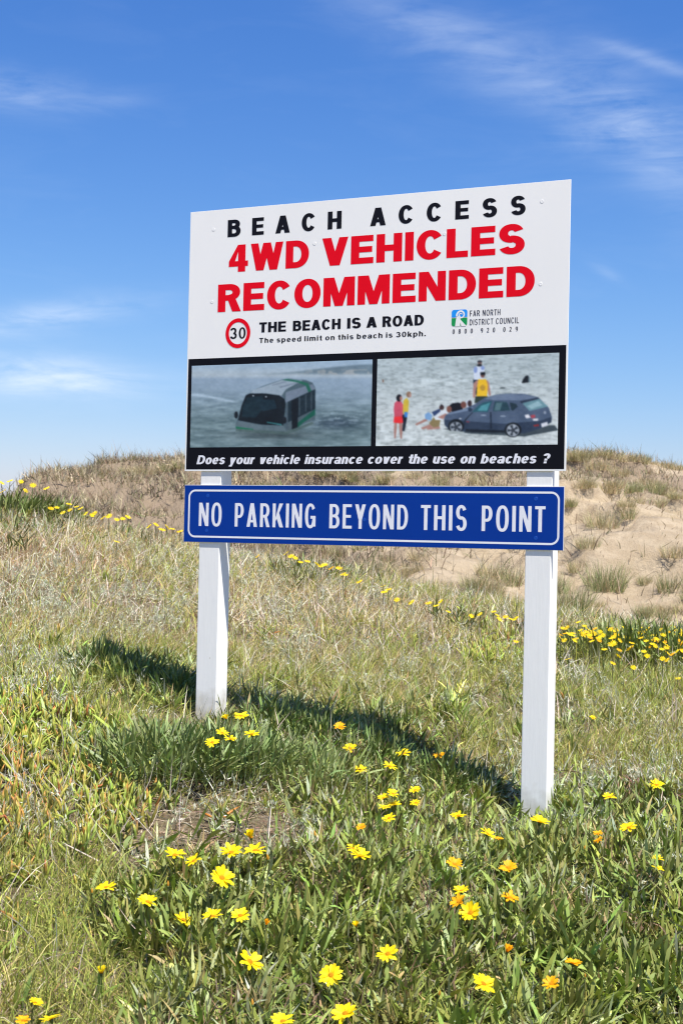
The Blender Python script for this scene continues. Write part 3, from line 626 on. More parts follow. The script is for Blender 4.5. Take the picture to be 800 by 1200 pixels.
car = [([(300, 332), (760, 318), (776, 340), (640, 366), (400, 352)], (70, 82, 88)),
       ([(428, 124), (446, 124), (446, 192), (430, 192)], (48, 58, 74)), ([(446, 124), (462, 124), (462, 150), (448, 150)], (48, 58, 74)),
       ([(430, 80), (440, 70), (470, 70), (476, 84), (470, 126), (432, 126)], (212, 222, 234)), (('e', 438, 84, 8, 14), (140, 160, 205)), (('e', 468, 76, 8, 9), (140, 160, 205)), (('e', 456, 54, 9, 11), (120, 96, 90)), ([(447, 46), (465, 46), (466, 52), (446, 52)], (40, 44, 52)), (('e', 455, 65, 10, 5), (30, 30, 34)),
       ([(430, 140), (446, 126), (452, 140), (440, 165), (438, 198), (430, 205), (427, 190)], SK), ([(484, 126), (494, 136), (502, 190), (496, 196), (486, 160)], SK),
       ([(450, 124), (482, 124), (490, 150), (486, 202), (442, 202), (446, 150)], (238, 190, 40)), ([(438, 196), (490, 196), (488, 220), (434, 224)], (48, 60, 50)), (('e', 468, 106, 9, 12), (120, 84, 74)), ([(459, 94), (478, 94), (479, 106), (459, 106)], (18, 20, 24)), (('e', 468, 160, 11, 13), (190, 150, 50)),
       ([(628, 140), (634, 124), (644, 110), (654, 108), (662, 122), (664, 138)], (22, 26, 30)), ([(655, 108), (662, 118), (664, 138), (656, 138)], (120, 140, 146)), (('e', 550, 161, 12, 3), (80, 88, 90)), (('e', 41, 131, 3, 6), (130, 90, 70)),
       ([(92, 300), (104, 300), (102, 340), (98, 374), (92, 372), (90, 335)], SK), ([(112, 300), (128, 300), (126, 374), (119, 374), (114, 335)], SK),
       ([(92, 276), (132, 276), (138, 306), (112, 309), (88, 306)], (240, 52, 56)), ([(92, 224), (102, 216), (122, 218), (130, 232), (134, 280), (92, 282), (89, 250)], (206, 84, 104)), ([(130, 250), (136, 292), (131, 300), (127, 260)], SK),
       (('e', 112, 203, 12, 15), (20, 18, 24)), (('e', 120, 205, 6, 10), SK),
       ([(126, 275), (150, 268), (145, 300), (137, 342), (127, 342), (130, 300)], (26, 34, 48)), ([(132, 212), (146, 202), (155, 216), (152, 264), (130, 270), (129, 240)], (212, 184, 64)), (('e', 154, 188, 11, 13), (146, 118, 96)), (('e', 160, 192, 5, 8), (190, 150, 136)), ([(136, 262), (150, 262), (148, 284), (135, 284)], (60, 130, 200)),
       ([(183, 312), (228, 290), (236, 298), (188, 319)], SK), ([(224, 272), (240, 262), (256, 274), (252, 298), (226, 292)], (128, 168, 208)), ([(254, 262), (288, 248), (292, 262), (264, 280)], (50, 70, 108)), (('e', 296, 243, 10, 11), (70, 50, 48)), (('e', 295, 234, 4, 4), (26, 22, 26)),
       ([(328, 236), (340, 226), (366, 222), (388, 232), (384, 254), (340, 262)], (14, 14, 22)), (('e', 388, 232, 12, 14), (120, 76, 66)), ([(400, 216), (412, 210), (420, 240), (404, 246)], (210, 216, 230)), (('e', 414, 226, 9, 13), (60, 44, 46)),
       ([(208, 328), (250, 312), (262, 322), (214, 336)], SK), ([(232, 330), (286, 318), (290, 332), (236, 337)], SK), ([(242, 310), (262, 284), (292, 290), (286, 322), (262, 328)], (140, 124, 84)),
       ([(262, 282), (292, 258), (318, 252), (322, 268), (296, 296), (270, 296)], (220, 226, 228)), (('e', 328, 250, 11, 14), (130, 86, 72)), ([(280, 284), (312, 268), (330, 276), (300, 292)], SK),
       ([(308, 316), (306, 292), (312, 276), (334, 262), (392, 248), (430, 232), (476, 203), (520, 190), (570, 184), (640, 186), (696, 200), (716, 222), (738, 246), (750, 284), (748, 306), (700, 334), (640, 352), (560, 350), (400, 344), (330, 338)], (82, 98, 120)),
       ([(334, 264), (392, 250), (430, 240), (420, 254), (350, 268), (320, 274)], (122, 140, 164)),
       ([(476, 206), (520, 192), (570, 186), (640, 188), (692, 202), (622, 214), (560, 212), (512, 212)], (112, 128, 150)),
       ([(306, 294), (400, 300), (560, 312), (700, 300), (748, 284), (748, 306), (700, 334), (640, 352), (560, 350), (400, 344), (330, 338), (308, 316)], (50, 64, 84)),
       ([(424, 262), (446, 238), (470, 222), (508, 215), (490, 262)], (44, 92, 104)), ([(446, 256), (462, 236), (500, 222), (486, 258)], (84, 150, 158)),
       ([(510, 260), (518, 217), (568, 220), (582, 256)], (44, 74, 84)), ([(516, 256), (524, 224), (550, 222), (540, 256)], (86, 118, 124)),
       ([(580, 222), (606, 228), (612, 240), (592, 258), (586, 254)], (36, 56, 66)),
       ([(632, 226), (694, 203), (736, 240), (660, 258)], (110, 150, 158)), ([(694, 200), (700, 206), (690, 210), (628, 226), (620, 218)], (50, 62, 80)), ([(650, 238), (694, 216), (714, 234), (668, 250)], (150, 184, 190)),
       ([(500, 262), (504, 262), (506, 334), (500, 334)], (30, 40, 54)), ([(424, 264), (428, 264), (396, 300), (392, 330), (388, 330), (392, 296)], (34, 44, 58)), (('e', 472, 276, 12, 3), (150, 164, 180)), (('e', 552, 280, 12, 3), (150, 164, 180)),
       ([(640, 276), (656, 272), (664, 286), (646, 290)], (226, 226, 230)), ([(664, 276), (682, 274), (684, 286), (668, 290)], (170, 70, 80)), ([(672, 292), (694, 290), (694, 300), (676, 300)], (220, 220, 222)), ([(706, 312), (732, 304), (734, 320), (710, 328)], (224, 226, 230)), ([(676, 318), (698, 314), (698, 322), (678, 324)], (150, 40, 40)), (('e', 722, 265, 5, 7), (150, 160, 176)),
       ([(398, 334), (560, 340), (560, 350), (398, 346)], (26, 34, 44)),
       (('e', 416, 252, 9, 8), (40, 56, 76)), (('e', 375, 290, 5, 3), (200, 205, 215)), ([(400, 300), (414, 302), (412, 306), (400, 305)], (150, 60, 70)),
       (('e', 357, 322, 33, 30), (18, 24, 30)), (('e', 357, 326, 26, 23), (150, 158, 166)), (('e', 357, 326, 8, 8), (60, 66, 74)),
       (('e', 593, 338, 34, 31), (18, 24, 30)), (('e', 593, 340, 26, 26), (166, 174, 182)), (('e', 593, 340, 8, 8), (60, 66, 74))]
for (cx, cy, r) in ((357, 326, 24), (593, 340, 25)):
    for k in range(5):
        a = math.radians(72 * k + 20); b = math.radians(72 * k + 52)
        car.append(([(cx + 7 * math.cos(a), cy + 7 * math.sin(a)), (cx + r * .92 * math.cos(a), cy + r * .92 * math.sin(a)), (cx + r * .92 * math.cos(b), cy + r * .92 * math.sin(b)), (cx + 7 * math.cos(b), cy + 7 * math.sin(b))], (46, 54, 62)))
car.append(([(322, 344), (336, 340), (392, 346), (396, 356), (330, 354)], (172, 182, 180)))
paint('picture', 0.054, 0.864, 0.109, 0.487, ((14, 38), (781, 10), (774, 402), (9, 406)), bg_sand, car, board, 'printed picture of people pushing a grey hatchback stuck in sand', nx=250)

# ------------------------------------------------------------------ vegetation
def vary(c, n, amt=0.18, hue=0.08):
    """n colours around c"""
    c = np.array(c)[None, :] * np.exp(rng.normal(0, amt, (n, 1)))
    return np.clip(c * np.exp(rng.normal(0, hue, (n, 3))), 0.003, 0.9)
def blades(pos, length, width, az, lean, curl, col, tip=None, prof=(1.0, .9, .6, 0), roll=None, droop=None, wob=0.0):
    """ribbons of real geometry: returns verts, loops, starts, totals, colours"""
    n = len(pos); S = len(prof) - 1
    pt = pos.copy().astype(float); ph = lean.copy(); dx = np.cos(az); dy = np.sin(az)
    r = rng.uniform(0, math.pi, n) if roll is None else roll
    # width direction: horizontal normal of the blade, rolled about its axis
    V = []; C = []
    tip = col if tip is None else tip
    for k in range(S + 1):
        st = np.sin(ph); ct = np.cos(ph)
        T = np.stack([dx * st, dy * st, ct], 1); B = np.stack([-dy, dx, np.zeros(n)], 1); Nn = np.cross(T, B)
        w = B * np.cos(r)[:, None] + Nn * np.sin(r)[:, None]
        c = col + (tip - col) * (k / S)
        if prof[k] > 0:
            h = (width * prof[k] * .5)[:, None] * w
            V += [pt - h, pt + h]; C += [c, c]
        else: V.append(pt.copy()); C.append(c)
        if k < S:
            pt = pt + T * (length / S)[:, None]; ph = ph + curl / S
            if wob: dx = np.cos(az + rng.normal(0, wob, n) * (k + 1)); dy = np.sin(az)
    nv = len(V); V = np.stack(V, 1).reshape(-1, 3); C = np.stack(C, 1).reshape(-1, 3)
    b = np.arange(n) * nv; faces = []; tot = []
    closed = prof[-1] == 0
    q = S - 1 if closed else S
    L_ = []
    for k in range(q): L_.append(np.stack([b + 2 * k, b + 2 * k + 1, b + 2 * k + 3, b + 2 * k + 2], 1)); tot += [4]
    if closed: L_.append(np.stack([b + 2 * q, b + 2 * q + 1, b + 2 * q + 2], 1)); tot += [3]
    loops = np.concatenate(L_, 1).ravel(); tt = np.tile(tot, n); st = np.concatenate([[0], np.cumsum(tt)[:-1]])
    return V, loops, st, tt, C
def spikes(pos, length, width, az, lean, curl, col, tip, prof=(.55, 1.0, .85, 0)):
    """three-sided fleshy leaves"""
    n = len(pos); S = len(prof) - 1; pt = pos.copy().astype(float); ph = lean.copy(); dx = np.cos(az); dy = np.sin(az); V = []; C = []
    for k in range(S + 1):
        st = np.sin(ph); ct = np.cos(ph); T = np.stack([dx * st, dy * st, ct], 1); B = np.stack([-dy, dx, np.zeros(n)], 1); Nn = np.cross(T, B)
        c = col + (tip - col) * (k / S) ** 1.7
        if prof[k] > 0:
            for j in range(3):
                a = j * 2.0944 + 1.57
                V.append(pt + (width * prof[k] * .5)[:, None] * (B * math.cos(a) + Nn * math.sin(a))); C.append(c)
        else: V.append(pt.copy()); C.append(c)
        if k < S: pt = pt + T * (length / S)[:, None]; ph = ph + curl / S
    nv = len(V); V = np.stack(V, 1).reshape(-1, 3); C = np.stack(C, 1).reshape(-1, 3); b = np.arange(n) * nv; L_ = []; tot = []
    for k in range(S - 1):
        for j in range(3):
            j2 = (j + 1) % 3; L_.append(np.stack([b + 3 * k + j, b + 3 * k + j2, b + 3 * k + 3 + j2, b + 3 * k + 3 + j], 1)); tot.append(4)
    for j in range(3): L_.append(np.stack([b + 3 * (S - 1) + j, b + 3 * (S - 1) + (j + 1) % 3, b + 3 * S], 1)); tot.append(3)
    loops = np.concatenate(L_, 1).ravel(); tt = np.tile(tot, n); st = np.concatenate([[0], np.cumsum(tt)[:-1]])
    return V, loops, st, tt, C
def merge(parts):
    Vs, Ls, Ss, Ts, Cs = [], [], [], [], []; vo = lo = 0
    for (V, l, s, t_, c) in parts:
        Vs.append(V); Ls.append(l + vo); Ss.append(s + lo); Ts.append(t_); Cs.append(c); vo += len(V); lo += len(l)
    return np.concatenate(Vs), np.concatenate(Ls), np.concatenate(Ss), np.concatenate(Ts), np.concatenate(Cs)
def veg(name, parts, mat, label=None, stuff=True, cat=None, parent=None):
    V, l, s, t_, c = merge(parts); me = fast_mesh(name, V, l, s, t_, c)
    o = link(name, me, parent, mat)
    if stuff: o['kind'] = 'stuff'
    if label: o['label'] = label
    if cat: o['category'] = cat
    return o
def blob(u, v, cx, cy, rx, ry): return np.exp(-(((u - cx) / rx) ** 2 + ((v - cy) / ry) ** 2))
POSTS = [b2w(-0.765, 0.055, 0), b2w(0.788, 0.055, 0)]
def scatter(n, y0, y1, slope, off, power=1.0):
    """n points on the bank, denser where it is nearer"""
    t = rng.random(n) ** power; y = y0 + (y1 - y0) * t; x = rng.uniform(-1, 1, n) * (slope * y + off)
    z = height(x, y); u, v = project(x, y, z)
    ok = np.ones(n, bool)
    ca, sa = math.cos(YAW), math.sin(YAW)
    for P in POSTS:
        a = (x - P[0]) * ca + (y - P[1]) * sa; b = -(x - P[0]) * sa + (y - P[1]) * ca
        ok &= ~((abs(a) < .058) & (abs(b) < .058))
        ok &= ~((abs(a + .03) < .16) & (b < .05) & (b > -.30) & (rng.random(n) < .72))      # ground kept short at the foot of the posts
    return x[ok], y[ok], z[ok], u[ok], v[ok]
def zones(x, y, u, v):
    """where each plant grows; laid over the bank with ragged noise edges"""
    j1 = (fbm(x * 1.7, y * 1.7, 71, 3) - .5); j2 = (fbm(x * 1.7, y * 1.7, 81, 3) - .5)
    uu = u + 150 * j1; vv = v + 110 * j2
    gaz = sst(905, 950, vv - 0.0) * sst(140, 200, uu + np.where(vv < 1030, -170, 0))
    gaz = np.maximum(gaz, sst(1035, 1075, vv) * sst(100, 170, uu))
    gaz = np.maximum(gaz, np.clip(1.1 * blob(u, v, 400, 862, 150, 34) + .8 * blob(u, v, 165, 800, 70, 26), 0, .95))
    gaz = np.maximum(gaz, sst(868, 900, vv) * sst(395, 430, uu) * (1 - sst(560, 600, uu)))
    bare = np.clip(1.8 * blob(uu, vv, 290, 990, 118, 36), 0, 1) + np.clip(.8 * blob(uu, vv, 150, 955, 40, 25), 0, 1) * .7
    gaz = gaz * (1 - np.clip(bare * 1.3, 0, 1))
    ice = np.clip(1.4 * blob(uu, vv, 40, 900, 82, 72) + 1.3 * blob(uu, vv, 125, 965, 35, 35) + .9 * blob(uu, vv, 592, 765, 36, 12) + .35 * blob(uu, vv, 20, 1010, 60, 50), 0, 1)
    sil = sum(a * blob(uu, vv, cx, cy, rx, ry) for (cx, cy, rx, ry, a) in
              ((60, 745, 50, 25, 1), (40, 835, 55, 28, .9), (15, 705, 40, 16, .8), (200, 700, 40, 14, .5), (150, 720, 30, 12, .5), (300, 752, 50, 18, .8), (720, 915, 90, 26, .9),
               (600, 922, 30, 16, .7), (560, 942, 22, 12, .6), (330, 690, 60, 10, .4), (700, 820, 70, 14, .4), (470, 800, 60, 14, .4), (30, 960, 40, 20, .3), (660, 940, 22, 20, 1.0), (300, 655, 60, 10, .5), (640, 1000, 40, 20, .25)))
    clump = blob(uu * .5 + u * .5, vv * .5 + v * .5, 262, 900, 125, 55)
    clump = sst(.35, .6, clump)
    return gaz, np.clip(bare, 0, 1), ice, np.clip(sil, 0, 1), clump, j1, j2
C_STRAW = (.47, .37, .17); C_PALE = (.58, .52, .38); C_PINK = (.33, .185, .11); C_LIGHT = (.37, .39, .085); C_MID = (.23, .28, .045)
C_GREEN = (.17, .25, .038); C_GAZ = (.20, .235, .050); C_GREYG = (.27, .31, .145); C_ICE = (.29, .345, .06); C_RED = (.46, .12, .05); C_SILV = (.50, .51, .39)

# ---- fine grass: near, then beyond 8 m a coarser ribbon of the same grasses
def grass_field(n, y0, y1, slope, off, near):
    x, y, z, u, v = scatter(n, y0, y1, slope, off, 1.0 if near else 0.9)
    gaz, bare, ice, sil, clump, j1, j2 = zones(x, y, u, v)
    tuft = fbm(x * 7, y * 7, 91, 2); dens = .30 + 1.1 * sst(.35, .65, tuft)
    dens = dens * (1 - .84 * gaz) * (1 - .90 * bare) * (1 - .72 * ice) * (1 - .45 * sil) * (1 - .75 * clump)
    keep = rng.random(len(x)) < dens
    x, y, z, u, v, gaz, bare, ice, sil, tuft = [a[keep] for a in (x, y, z, u, v, gaz, bare, ice, sil, tuft)]
    n = len(x)
    # dryness: straw on the upper left and along the crest, green to the right and low left
    dry = .50 + .30 * sst(820, 640, v) * (1 - .5 * sst(450, 700, u)) + .15 * sst(250, 0, u) * sst(860, 700, v) - .34 * blob(u, v, 740, 800, 150, 50) - .55 * sst(960, 1060, v) - .25 * blob(u, v, 80, 860, 140, 60) - .12 * blob(u, v, 480, 850, 200, 50)
    dry = dry + 1.1 * (fbm(x * .8, y * .8, 101, 3) - .5) + .35 * (fbm(x * 5, y * 5, 111, 2) - .5) + bare * .5
    q = rng.random(n); isdry = q < np.clip(dry, .06, .93)
    col = np.where(isdry[:, None], vary(C_STRAW, n, .22, .07), vary(C_MID, n, .25, .08))
    pal = rng.random(n); col = np.where((isdry & (pal < .36))[:, None], vary(C_PALE, n, .2, .05), col)
    pk = isdry & (pal > .80 - .18 * sst(300, 0, u) * sst(800, 640, v)); col = np.where(pk[:, None], vary(C_PINK, n, .25, .08), col)
    lt = (~isdry) & (rng.random(n) < .58); col = np.where(lt[:, None], vary(C_LIGHT, n, .2, .07), col)
    gr = (~isdry) & (rng.random(n) < .22); col = np.where(gr[:, None], vary(C_GREEN, n, .2, .07), col)
    mixt = rng.random((n, 1)) * .6; tip = col * (1 - mixt) + np.array(C_STRAW) * mixt
    s = .75 + .6 * tuft
    if near:
        ln = rng.gamma(6, .0130, n) * s + .015; wd = rng.uniform(.0016, .0040, n); prof = (1, .95, .7, 0)
    else:
        ln = rng.gamma(6, .0140, n) * s + .02; wd = rng.uniform(.0030, .0062, n); prof = (1, .8, 0)
    ln = ln * (1 - .5 * bare); lean = np.abs(rng.normal(.42, .52, n)); lean = np.where(isdry, lean + .35 * rng.random(n), lean); lean = np.minimum(lean, 1.45)
    # the grasses bow a little with the prevailing wind
    az = rng.uniform(0, 2 * math.pi, n); k = rng.random(n) < .22; az[k] = rng.normal(.5, .7, k.sum())
    col = col * np.exp(rng.normal(0, .22, (n, 1))); col = np.minimum(col, .85); tip = np.minimum(tip * np.exp(rng.normal(0, .15, (n, 1))), .85)
    P = np.stack([x, y, z - .008], 1)
    return blades(P, ln, wd, az, lean, rng.normal(.55, .5, n), col, tip, prof)
g1 = grass_field(250000, 3.3, 8.4, .27, .75, True)
veg('grass', [g1], M_leaf, 'mixed green and straw coloured grass on the near bank')
g2 = grass_field(230000, 8.4, 17.3, .27, 1.1, False)
veg('dry_grass', [g2], M_leaf, 'fine dry grass over the upper bank and its crest')
# lying litter: dead stalks on the ground, thickest on the bare patch
x, y, z, u, v = scatter(90000, 3.3, 12, .27, .75, 1.1)
gaz, bare, ice, sil, clump, j1, j2 = zones(x, y, u, v)
k = rng.random(len(x)) < np.clip(.12 + bare * .95 + .22 * gaz, 0, 1); x, y, z = x[k], y[k], z[k]; n = len(x)
col = np.where((rng.random(n) < .6)[:, None], vary((.40, .31, .21), n, .25, .06), vary((.24, .165, .115), n, .3, .08))
veg('dead_stalks', [blades(np.stack([x, y, z + rng.uniform(.0, .022, n)], 1), rng.uniform(.03, .13, n), rng.uniform(.0015, .0035, n), rng.uniform(0, 6.283, n), rng.uniform(1.25, 1.62, n), rng.normal(0, .4, n), col, None, (1, 1, .6, 0))], M_leaf, 'pale dead stalks and litter lying on the bare patch and under the plants')

# long pale stalks of last year's grass, leaning every way
x, y, z, u, v = scatter(26000, 4.2, 15, .27, .8, 1.0)
gaz, bare, ice, sil, clump, j1, j2 = zones(x, y, u, v)
k = rng.random(len(x)) < (.62 + .4 * sst(800, 650, v)) * (1 - .55 * gaz) * (.3 + 1.0 * sst(.4, .65, fbm(x * 2.2, y * 2.2, 151, 2))); x, y, z = x[k], y[k], z[k]; n = len(x)
veg('pale_stalks', [blades(np.stack([x, y, z - .01], 1), rng.uniform(.09, .24, n), rng.uniform(.0018, .0042, n) * (1 + .07 * y), rng.uniform(0, 6.283, n), np.abs(rng.normal(.75, .4, n)), rng.normal(.2, .5, n), vary((.60, .53, .43), n, .2, .05), None, (1, .9, .7, 0))], M_silver, 'long bleached dead grass stalks leaning through the bank vegetation')

# ---- gazania leaves: rosettes of long strap leaves
def rosettes(n, y0, y1, slope, off, sel, leaves, lmin, lmax, wmin, wmax, base, spread=.02, lean=(.15, .95)):
    x, y, z, u, v = scatter(n, y0, y1, slope, off, 1.0)
    k = rng.random(len(x)) < sel(x, y, u, v); x, y, z = x[k], y[k], z[k]; m = len(x)
    rc = vary(base, m, .32, .09); gr = rng.random(m) < .28; rc[gr] = vary(C_GREYG, gr.sum(), .16, .05)
    dr = rng.random(m) < .05; rc[dr] = vary((.30, .22, .11), dr.sum(), .2, .06)
    i = np.repeat(np.arange(m), leaves); n = len(i)
    sz = rng.uniform(.75, 1.2, m)[i]
    P = np.stack([x[i] + rng.normal(0, spread, n), y[i] + rng.normal(0, spread, n), z[i] - .01 + rng.uniform(0, .02, n)], 1)
    col = rc[i] * np.exp(rng.normal(0, .34, (n, 1))); dd = rng.random(n) < .085; col[dd] = vary((.38, .28, .13), dd.sum(), .2, .06)
    sv = rng.random(n) < .06; col[sv] = vary((.34, .37, .27), sv.sum(), .12, .03)
    t_ = rng.random((n, 1)) * .35; tip = col * (1 - t_) + np.array((.34, .33, .09)) * t_
    le = rng.uniform(lean[0], lean[1], n)
    return blades(P, rng.uniform(lmin, lmax, n) * sz, rng.uniform(wmin, wmax, n), rng.uniform(0, 6.283, n), le, rng.normal(.45, .40, n), col, tip, (.30, .62, 1, .85, 0), rng.normal(0, .55, n))
selg = lambda x, y, u, v: np.clip(zones(x, y, u, v)[0] * (.35 + 1.1 * sst(.32, .58, fbm(x * 3.5, y * 3.5, 121, 2))), 0, 1)
ga = rosettes(6600, 3.3, 7.6, .27, .75, selg, 20, .07, .15, .0055, .0128, C_GAZ)
# gazania beds along the crest
def selr(x, y, u, v):
    c = 1.0 * blob(u, v, 745, 770, 130, 22) + .95 * blob(u, v, 20, 600, 55, 26) + .5 * blob(u, v, 390, 676, 60, 12) + .35 * blob(u, v, 560, 735, 90, 10) + .4 * blob(u, v, 100, 615, 60, 9) + .3 * blob(u, v, 190, 630, 50, 9)
    return np.clip(c, 0, 1)
gb = rosettes(5000, 9.5, 17, .27, 1.1, selr, 14, .09, .19, .008, .014, (.085, .115, .030))
gc_ = rosettes(2600, 4.6, 8.6, .27, .5, lambda x, y, u, v: .16 + .45 * blob(u, v, 740, 800, 120, 60) + .5 * blob(u, v, 480, 870, 150, 30) + .3 * blob(u, v, 360, 850, 100, 30), 9, .06, .13, .004, .0075, (.12, .17, .042))
veg('gazania_leaves', [ga, gb, gc_], M_gaz, 'dense dark green strap leaves of the daisy plants across the foreground and crest')
# the looser broad leaved undergrowth close to the camera: paler, thicker
x, y, z, u, v = scatter(4200, 3.3, 6.2, .27, .6, 1.0)
gaz = zones(x, y, u, v)[0]; k = rng.random(len(x)) < .05 + .5 * gaz; x, y, z = x[k], y[k], z[k]; i = np.repeat(np.arange(len(x)), 5); n = len(i)
veg('broad_leaves', [blades(np.stack([x[i] + rng.normal(0, .02, n), y[i] + rng.normal(0, .02, n), z[i] + .01], 1), rng.uniform(.08, .16, n), rng.uniform(.012, .021, n), rng.uniform(0, 6.283, n), rng.uniform(.3, 1.1, n), rng.normal(.5, .3, n), vary((.20, .25, .055), n, .3, .08), None, (.35, .75, 1, .8, 0), rng.normal(0, .4, n))],
    M_gaz, 'broader pale green leaves scattered through the foreground plants')

x, y, z, u, v = scatter(9000, 3.3, 6.8, .27, .6, 1.0)
gaz = zones(x, y, u, v)[0]; k = rng.random(len(x)) < .7 * gaz * sst(.45, .62, fbm(x * 3, y * 3, 161, 2)); x, y, z = x[k], y[k], z[k]; i = np.repeat(np.arange(len(x)), 5); n = len(i)
veg('spent_stems', [blades(np.stack([x[i] + rng.normal(0, .012, n), y[i] + rng.normal(0, .012, n), z[i] + rng.uniform(0, .07, n)], 1), rng.uniform(.03, .11, n), rng.uniform(.0025, .006, n), rng.uniform(0, 6.283, n), np.abs(rng.normal(.6, .5, n)), rng.normal(.6, .8, n), vary((.20, .135, .09), n, .4, .08), None, (1, 1, .7, 0))],
    M_leaf, 'brown spent stems and shrivelled leaves among the foreground daisies')

# ---- ice plant: stubby three-sided leaves, green to yellow with red tips
x, y, z, u, v = scatter(22000, 3.6, 10.5, .27, .75, 1.0)
gaz, bare, ice, sil, clump, j1, j2 = zones(x, y, u, v)
k = rng.random(len(x)) < ice * .85 + .003; x, y, z, u, v = x[k], y[k], z[k], u[k], v[k]; i = np.repeat(np.arange(len(x)), 3); n = len(i)
col = vary(C_ICE, n, .2, .08); redness = np.clip(rng.normal(.10, .33, n) + .50 * sst(120, 20, u[i]) * sst(860, 930, v[i]), 0, 1)[:, None]
tip = col * (1 - redness) + vary(C_RED, n, .2, .08) * redness
allred = rng.random(n) < .05; col[allred] = vary(C_RED, allred.sum(), .2, .08)
veg('ice_plant', [spikes(np.stack([x[i] + rng.normal(0, .012, n), y[i] + rng.normal(0, .012, n), z[i] + rng.uniform(-.01, .045, n)], 1), rng.uniform(.045, .095, n), rng.uniform(.010, .017, n), rng.uniform(0, 6.283, n), np.abs(rng.normal(.2, .4, n)), rng.normal(.25, .3, n), col, tip)],
    M_flesh, 'fleshy yellow green ice plant with red tips spreading on the left of the bank')

# ---- silvery low shrubs: thin pale branches carrying tiny leaves
x, y, z, u, v = scatter(11000, 4.6, 13.5, .27, .75, 1.0)
sil = zones(x, y, u, v)[3]; k = rng.random(len(x)) < sil * .75 + .05; x, y, z = x[k], y[k], z[k]; m = len(x)
st = 7; i = np.repeat(np.arange(m), st); n = len(i)
az = rng.uniform(0, 6.283, n); le = rng.uniform(.2, 1.35, n); ln = rng.uniform(.06, .15, n)
P = np.stack([x[i], y[i], z[i]], 1)
stalks = blades(P, ln, np.full(n, .0026), az, le, rng.normal(0, .3, n), vary((.36, .31, .25), n, .2, .04), None, (1, .8, .5, 0))
per = 10; j = np.repeat(np.arange(n), per); q = len(j); f = rng.uniform(.25, 1.05, q)
D = np.stack([np.cos(az[j]) * np.sin(le[j]), np.sin(az[j]) * np.sin(le[j]), np.cos(le[j])], 1)
leaf = blades(P[j] + D * (ln[j] * f)[:, None] + rng.normal(0, .004, (q, 3)), rng.uniform(.012, .030, q), rng.uniform(.003, .0055, q), rng.uniform(0, 6.283, q), rng.uniform(.1, 1.5, q), rng.normal(0, .4, q), vary(C_SILV, q, .18, .04), None, (.6, 1, 0))
veg('silver_shrub', [stalks, leaf], M_silver, 'low silvery grey shrub patches scattered over the bank')

# ---- single plants that stand out
def plant(name, px, py, label, cat, parts_fn, mat, lift=0.0, group=None):
    P = on_ground(px, py); P[2] = height(P[0], P[1]) + lift
    V, l, s, t_, c = merge(parts_fn()); me = fast_mesh(name, V, l, s, t_, c); o = link(name, me, None, mat); o.location = P
    tag(o, label, cat, group); return o
def leafy_clump(n, r, l0, l1, w0, w1, base, lean0=.1, lean1=.9, tipc=(.2, .24, .08)):
    def fn():
        a = rng.uniform(0, 6.283, n); rr = r * np.sqrt(rng.random(n)); P = np.stack([rr * np.cos(a), rr * np.sin(a), np.full(n, -.02)], 1)
        # stems of the clump: leaves start at different heights
        P[:, 2] += rng.uniform(0, .16, n) * (1 - rr / r * .6)
        az = a + rng.normal(0, 1.2, n); col = vary(base, n, .3, .08); tip = col * .75 + np.array(tipc) * .25
        return [blades(P, rng.uniform(l0, l1, n), rng.uniform(w0, w1, n), az, rng.uniform(lean0, lean1, n) * (.7 + .7 * rr / r), rng.normal(.3, .35, n), col, tip, (.35, .8, 1, .75, 0), rng.normal(0, .5, n))]
    return fn
plant('leafy_clump', 190, 905, 'dense grey green leafy clump left of the foot of the left post', 'plant', leafy_clump(1500, .34, .09, .16, .007, .012, (.185, .235, .085)), M_gaz)
plant('leafy_clump', 255, 900, 'bushy grey green leafy clump right in front of the left post', 'plant', leafy_clump(1300, .30, .09, .15, .007, .012, (.185, .24, .085)), M_gaz)
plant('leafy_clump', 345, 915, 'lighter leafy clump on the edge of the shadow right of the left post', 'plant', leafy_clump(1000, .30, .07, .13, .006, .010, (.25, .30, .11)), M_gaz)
plant('leafy_bush', 16, 606, 'dark green daisy bush breaking the skyline at the far left edge', 'bush', leafy_clump(1500, .55, .12, .24, .011, .018, (.17, .20, .06)), M_gaz)
plant('leafy_bush', 760, 772, 'dark green leaf mound under the right end of the daisy bed', 'bush', leafy_clump(1600, .62, .10, .20, .010, .017, (.16, .20, .05)), M_gaz)
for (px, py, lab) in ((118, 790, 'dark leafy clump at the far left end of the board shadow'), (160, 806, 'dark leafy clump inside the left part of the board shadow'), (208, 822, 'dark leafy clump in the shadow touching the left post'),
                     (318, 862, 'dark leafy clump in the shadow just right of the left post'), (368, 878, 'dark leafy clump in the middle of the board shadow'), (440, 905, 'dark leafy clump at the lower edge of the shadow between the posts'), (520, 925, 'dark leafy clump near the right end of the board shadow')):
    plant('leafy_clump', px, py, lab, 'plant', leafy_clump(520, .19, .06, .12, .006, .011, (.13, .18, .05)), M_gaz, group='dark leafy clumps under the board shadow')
for (px, py, lab) in ((745, 1165, 'broad leaved rosette clump in the lower right corner'), (690, 1130, 'broad leaved rosette clump left of the lower right corner'), (610, 1100, 'broad leaved clump under the orange daisies below the right post'), (500, 1130, 'broad leaved clump low in the middle between yellow daisies'),
                     (770, 1060, 'broad leaved clump at the right edge under the stacked pair of daisies'), (350, 1120, 'broad leaved clump low, right of the large round daisy'), (240, 1110, 'broad leaved clump under the row of three daisies'), (420, 1050, 'broad leaved clump below the large twin daisies'), (640, 1020, 'broad leaved clump in front of the right post foot')):
    plant('leafy_clump', px, py, lab, 'plant', leafy_clump(240, .20, .06, .125, .009, .016, (.215, .255, .065)), M_gaz, group='broad leaved clumps in the foreground')
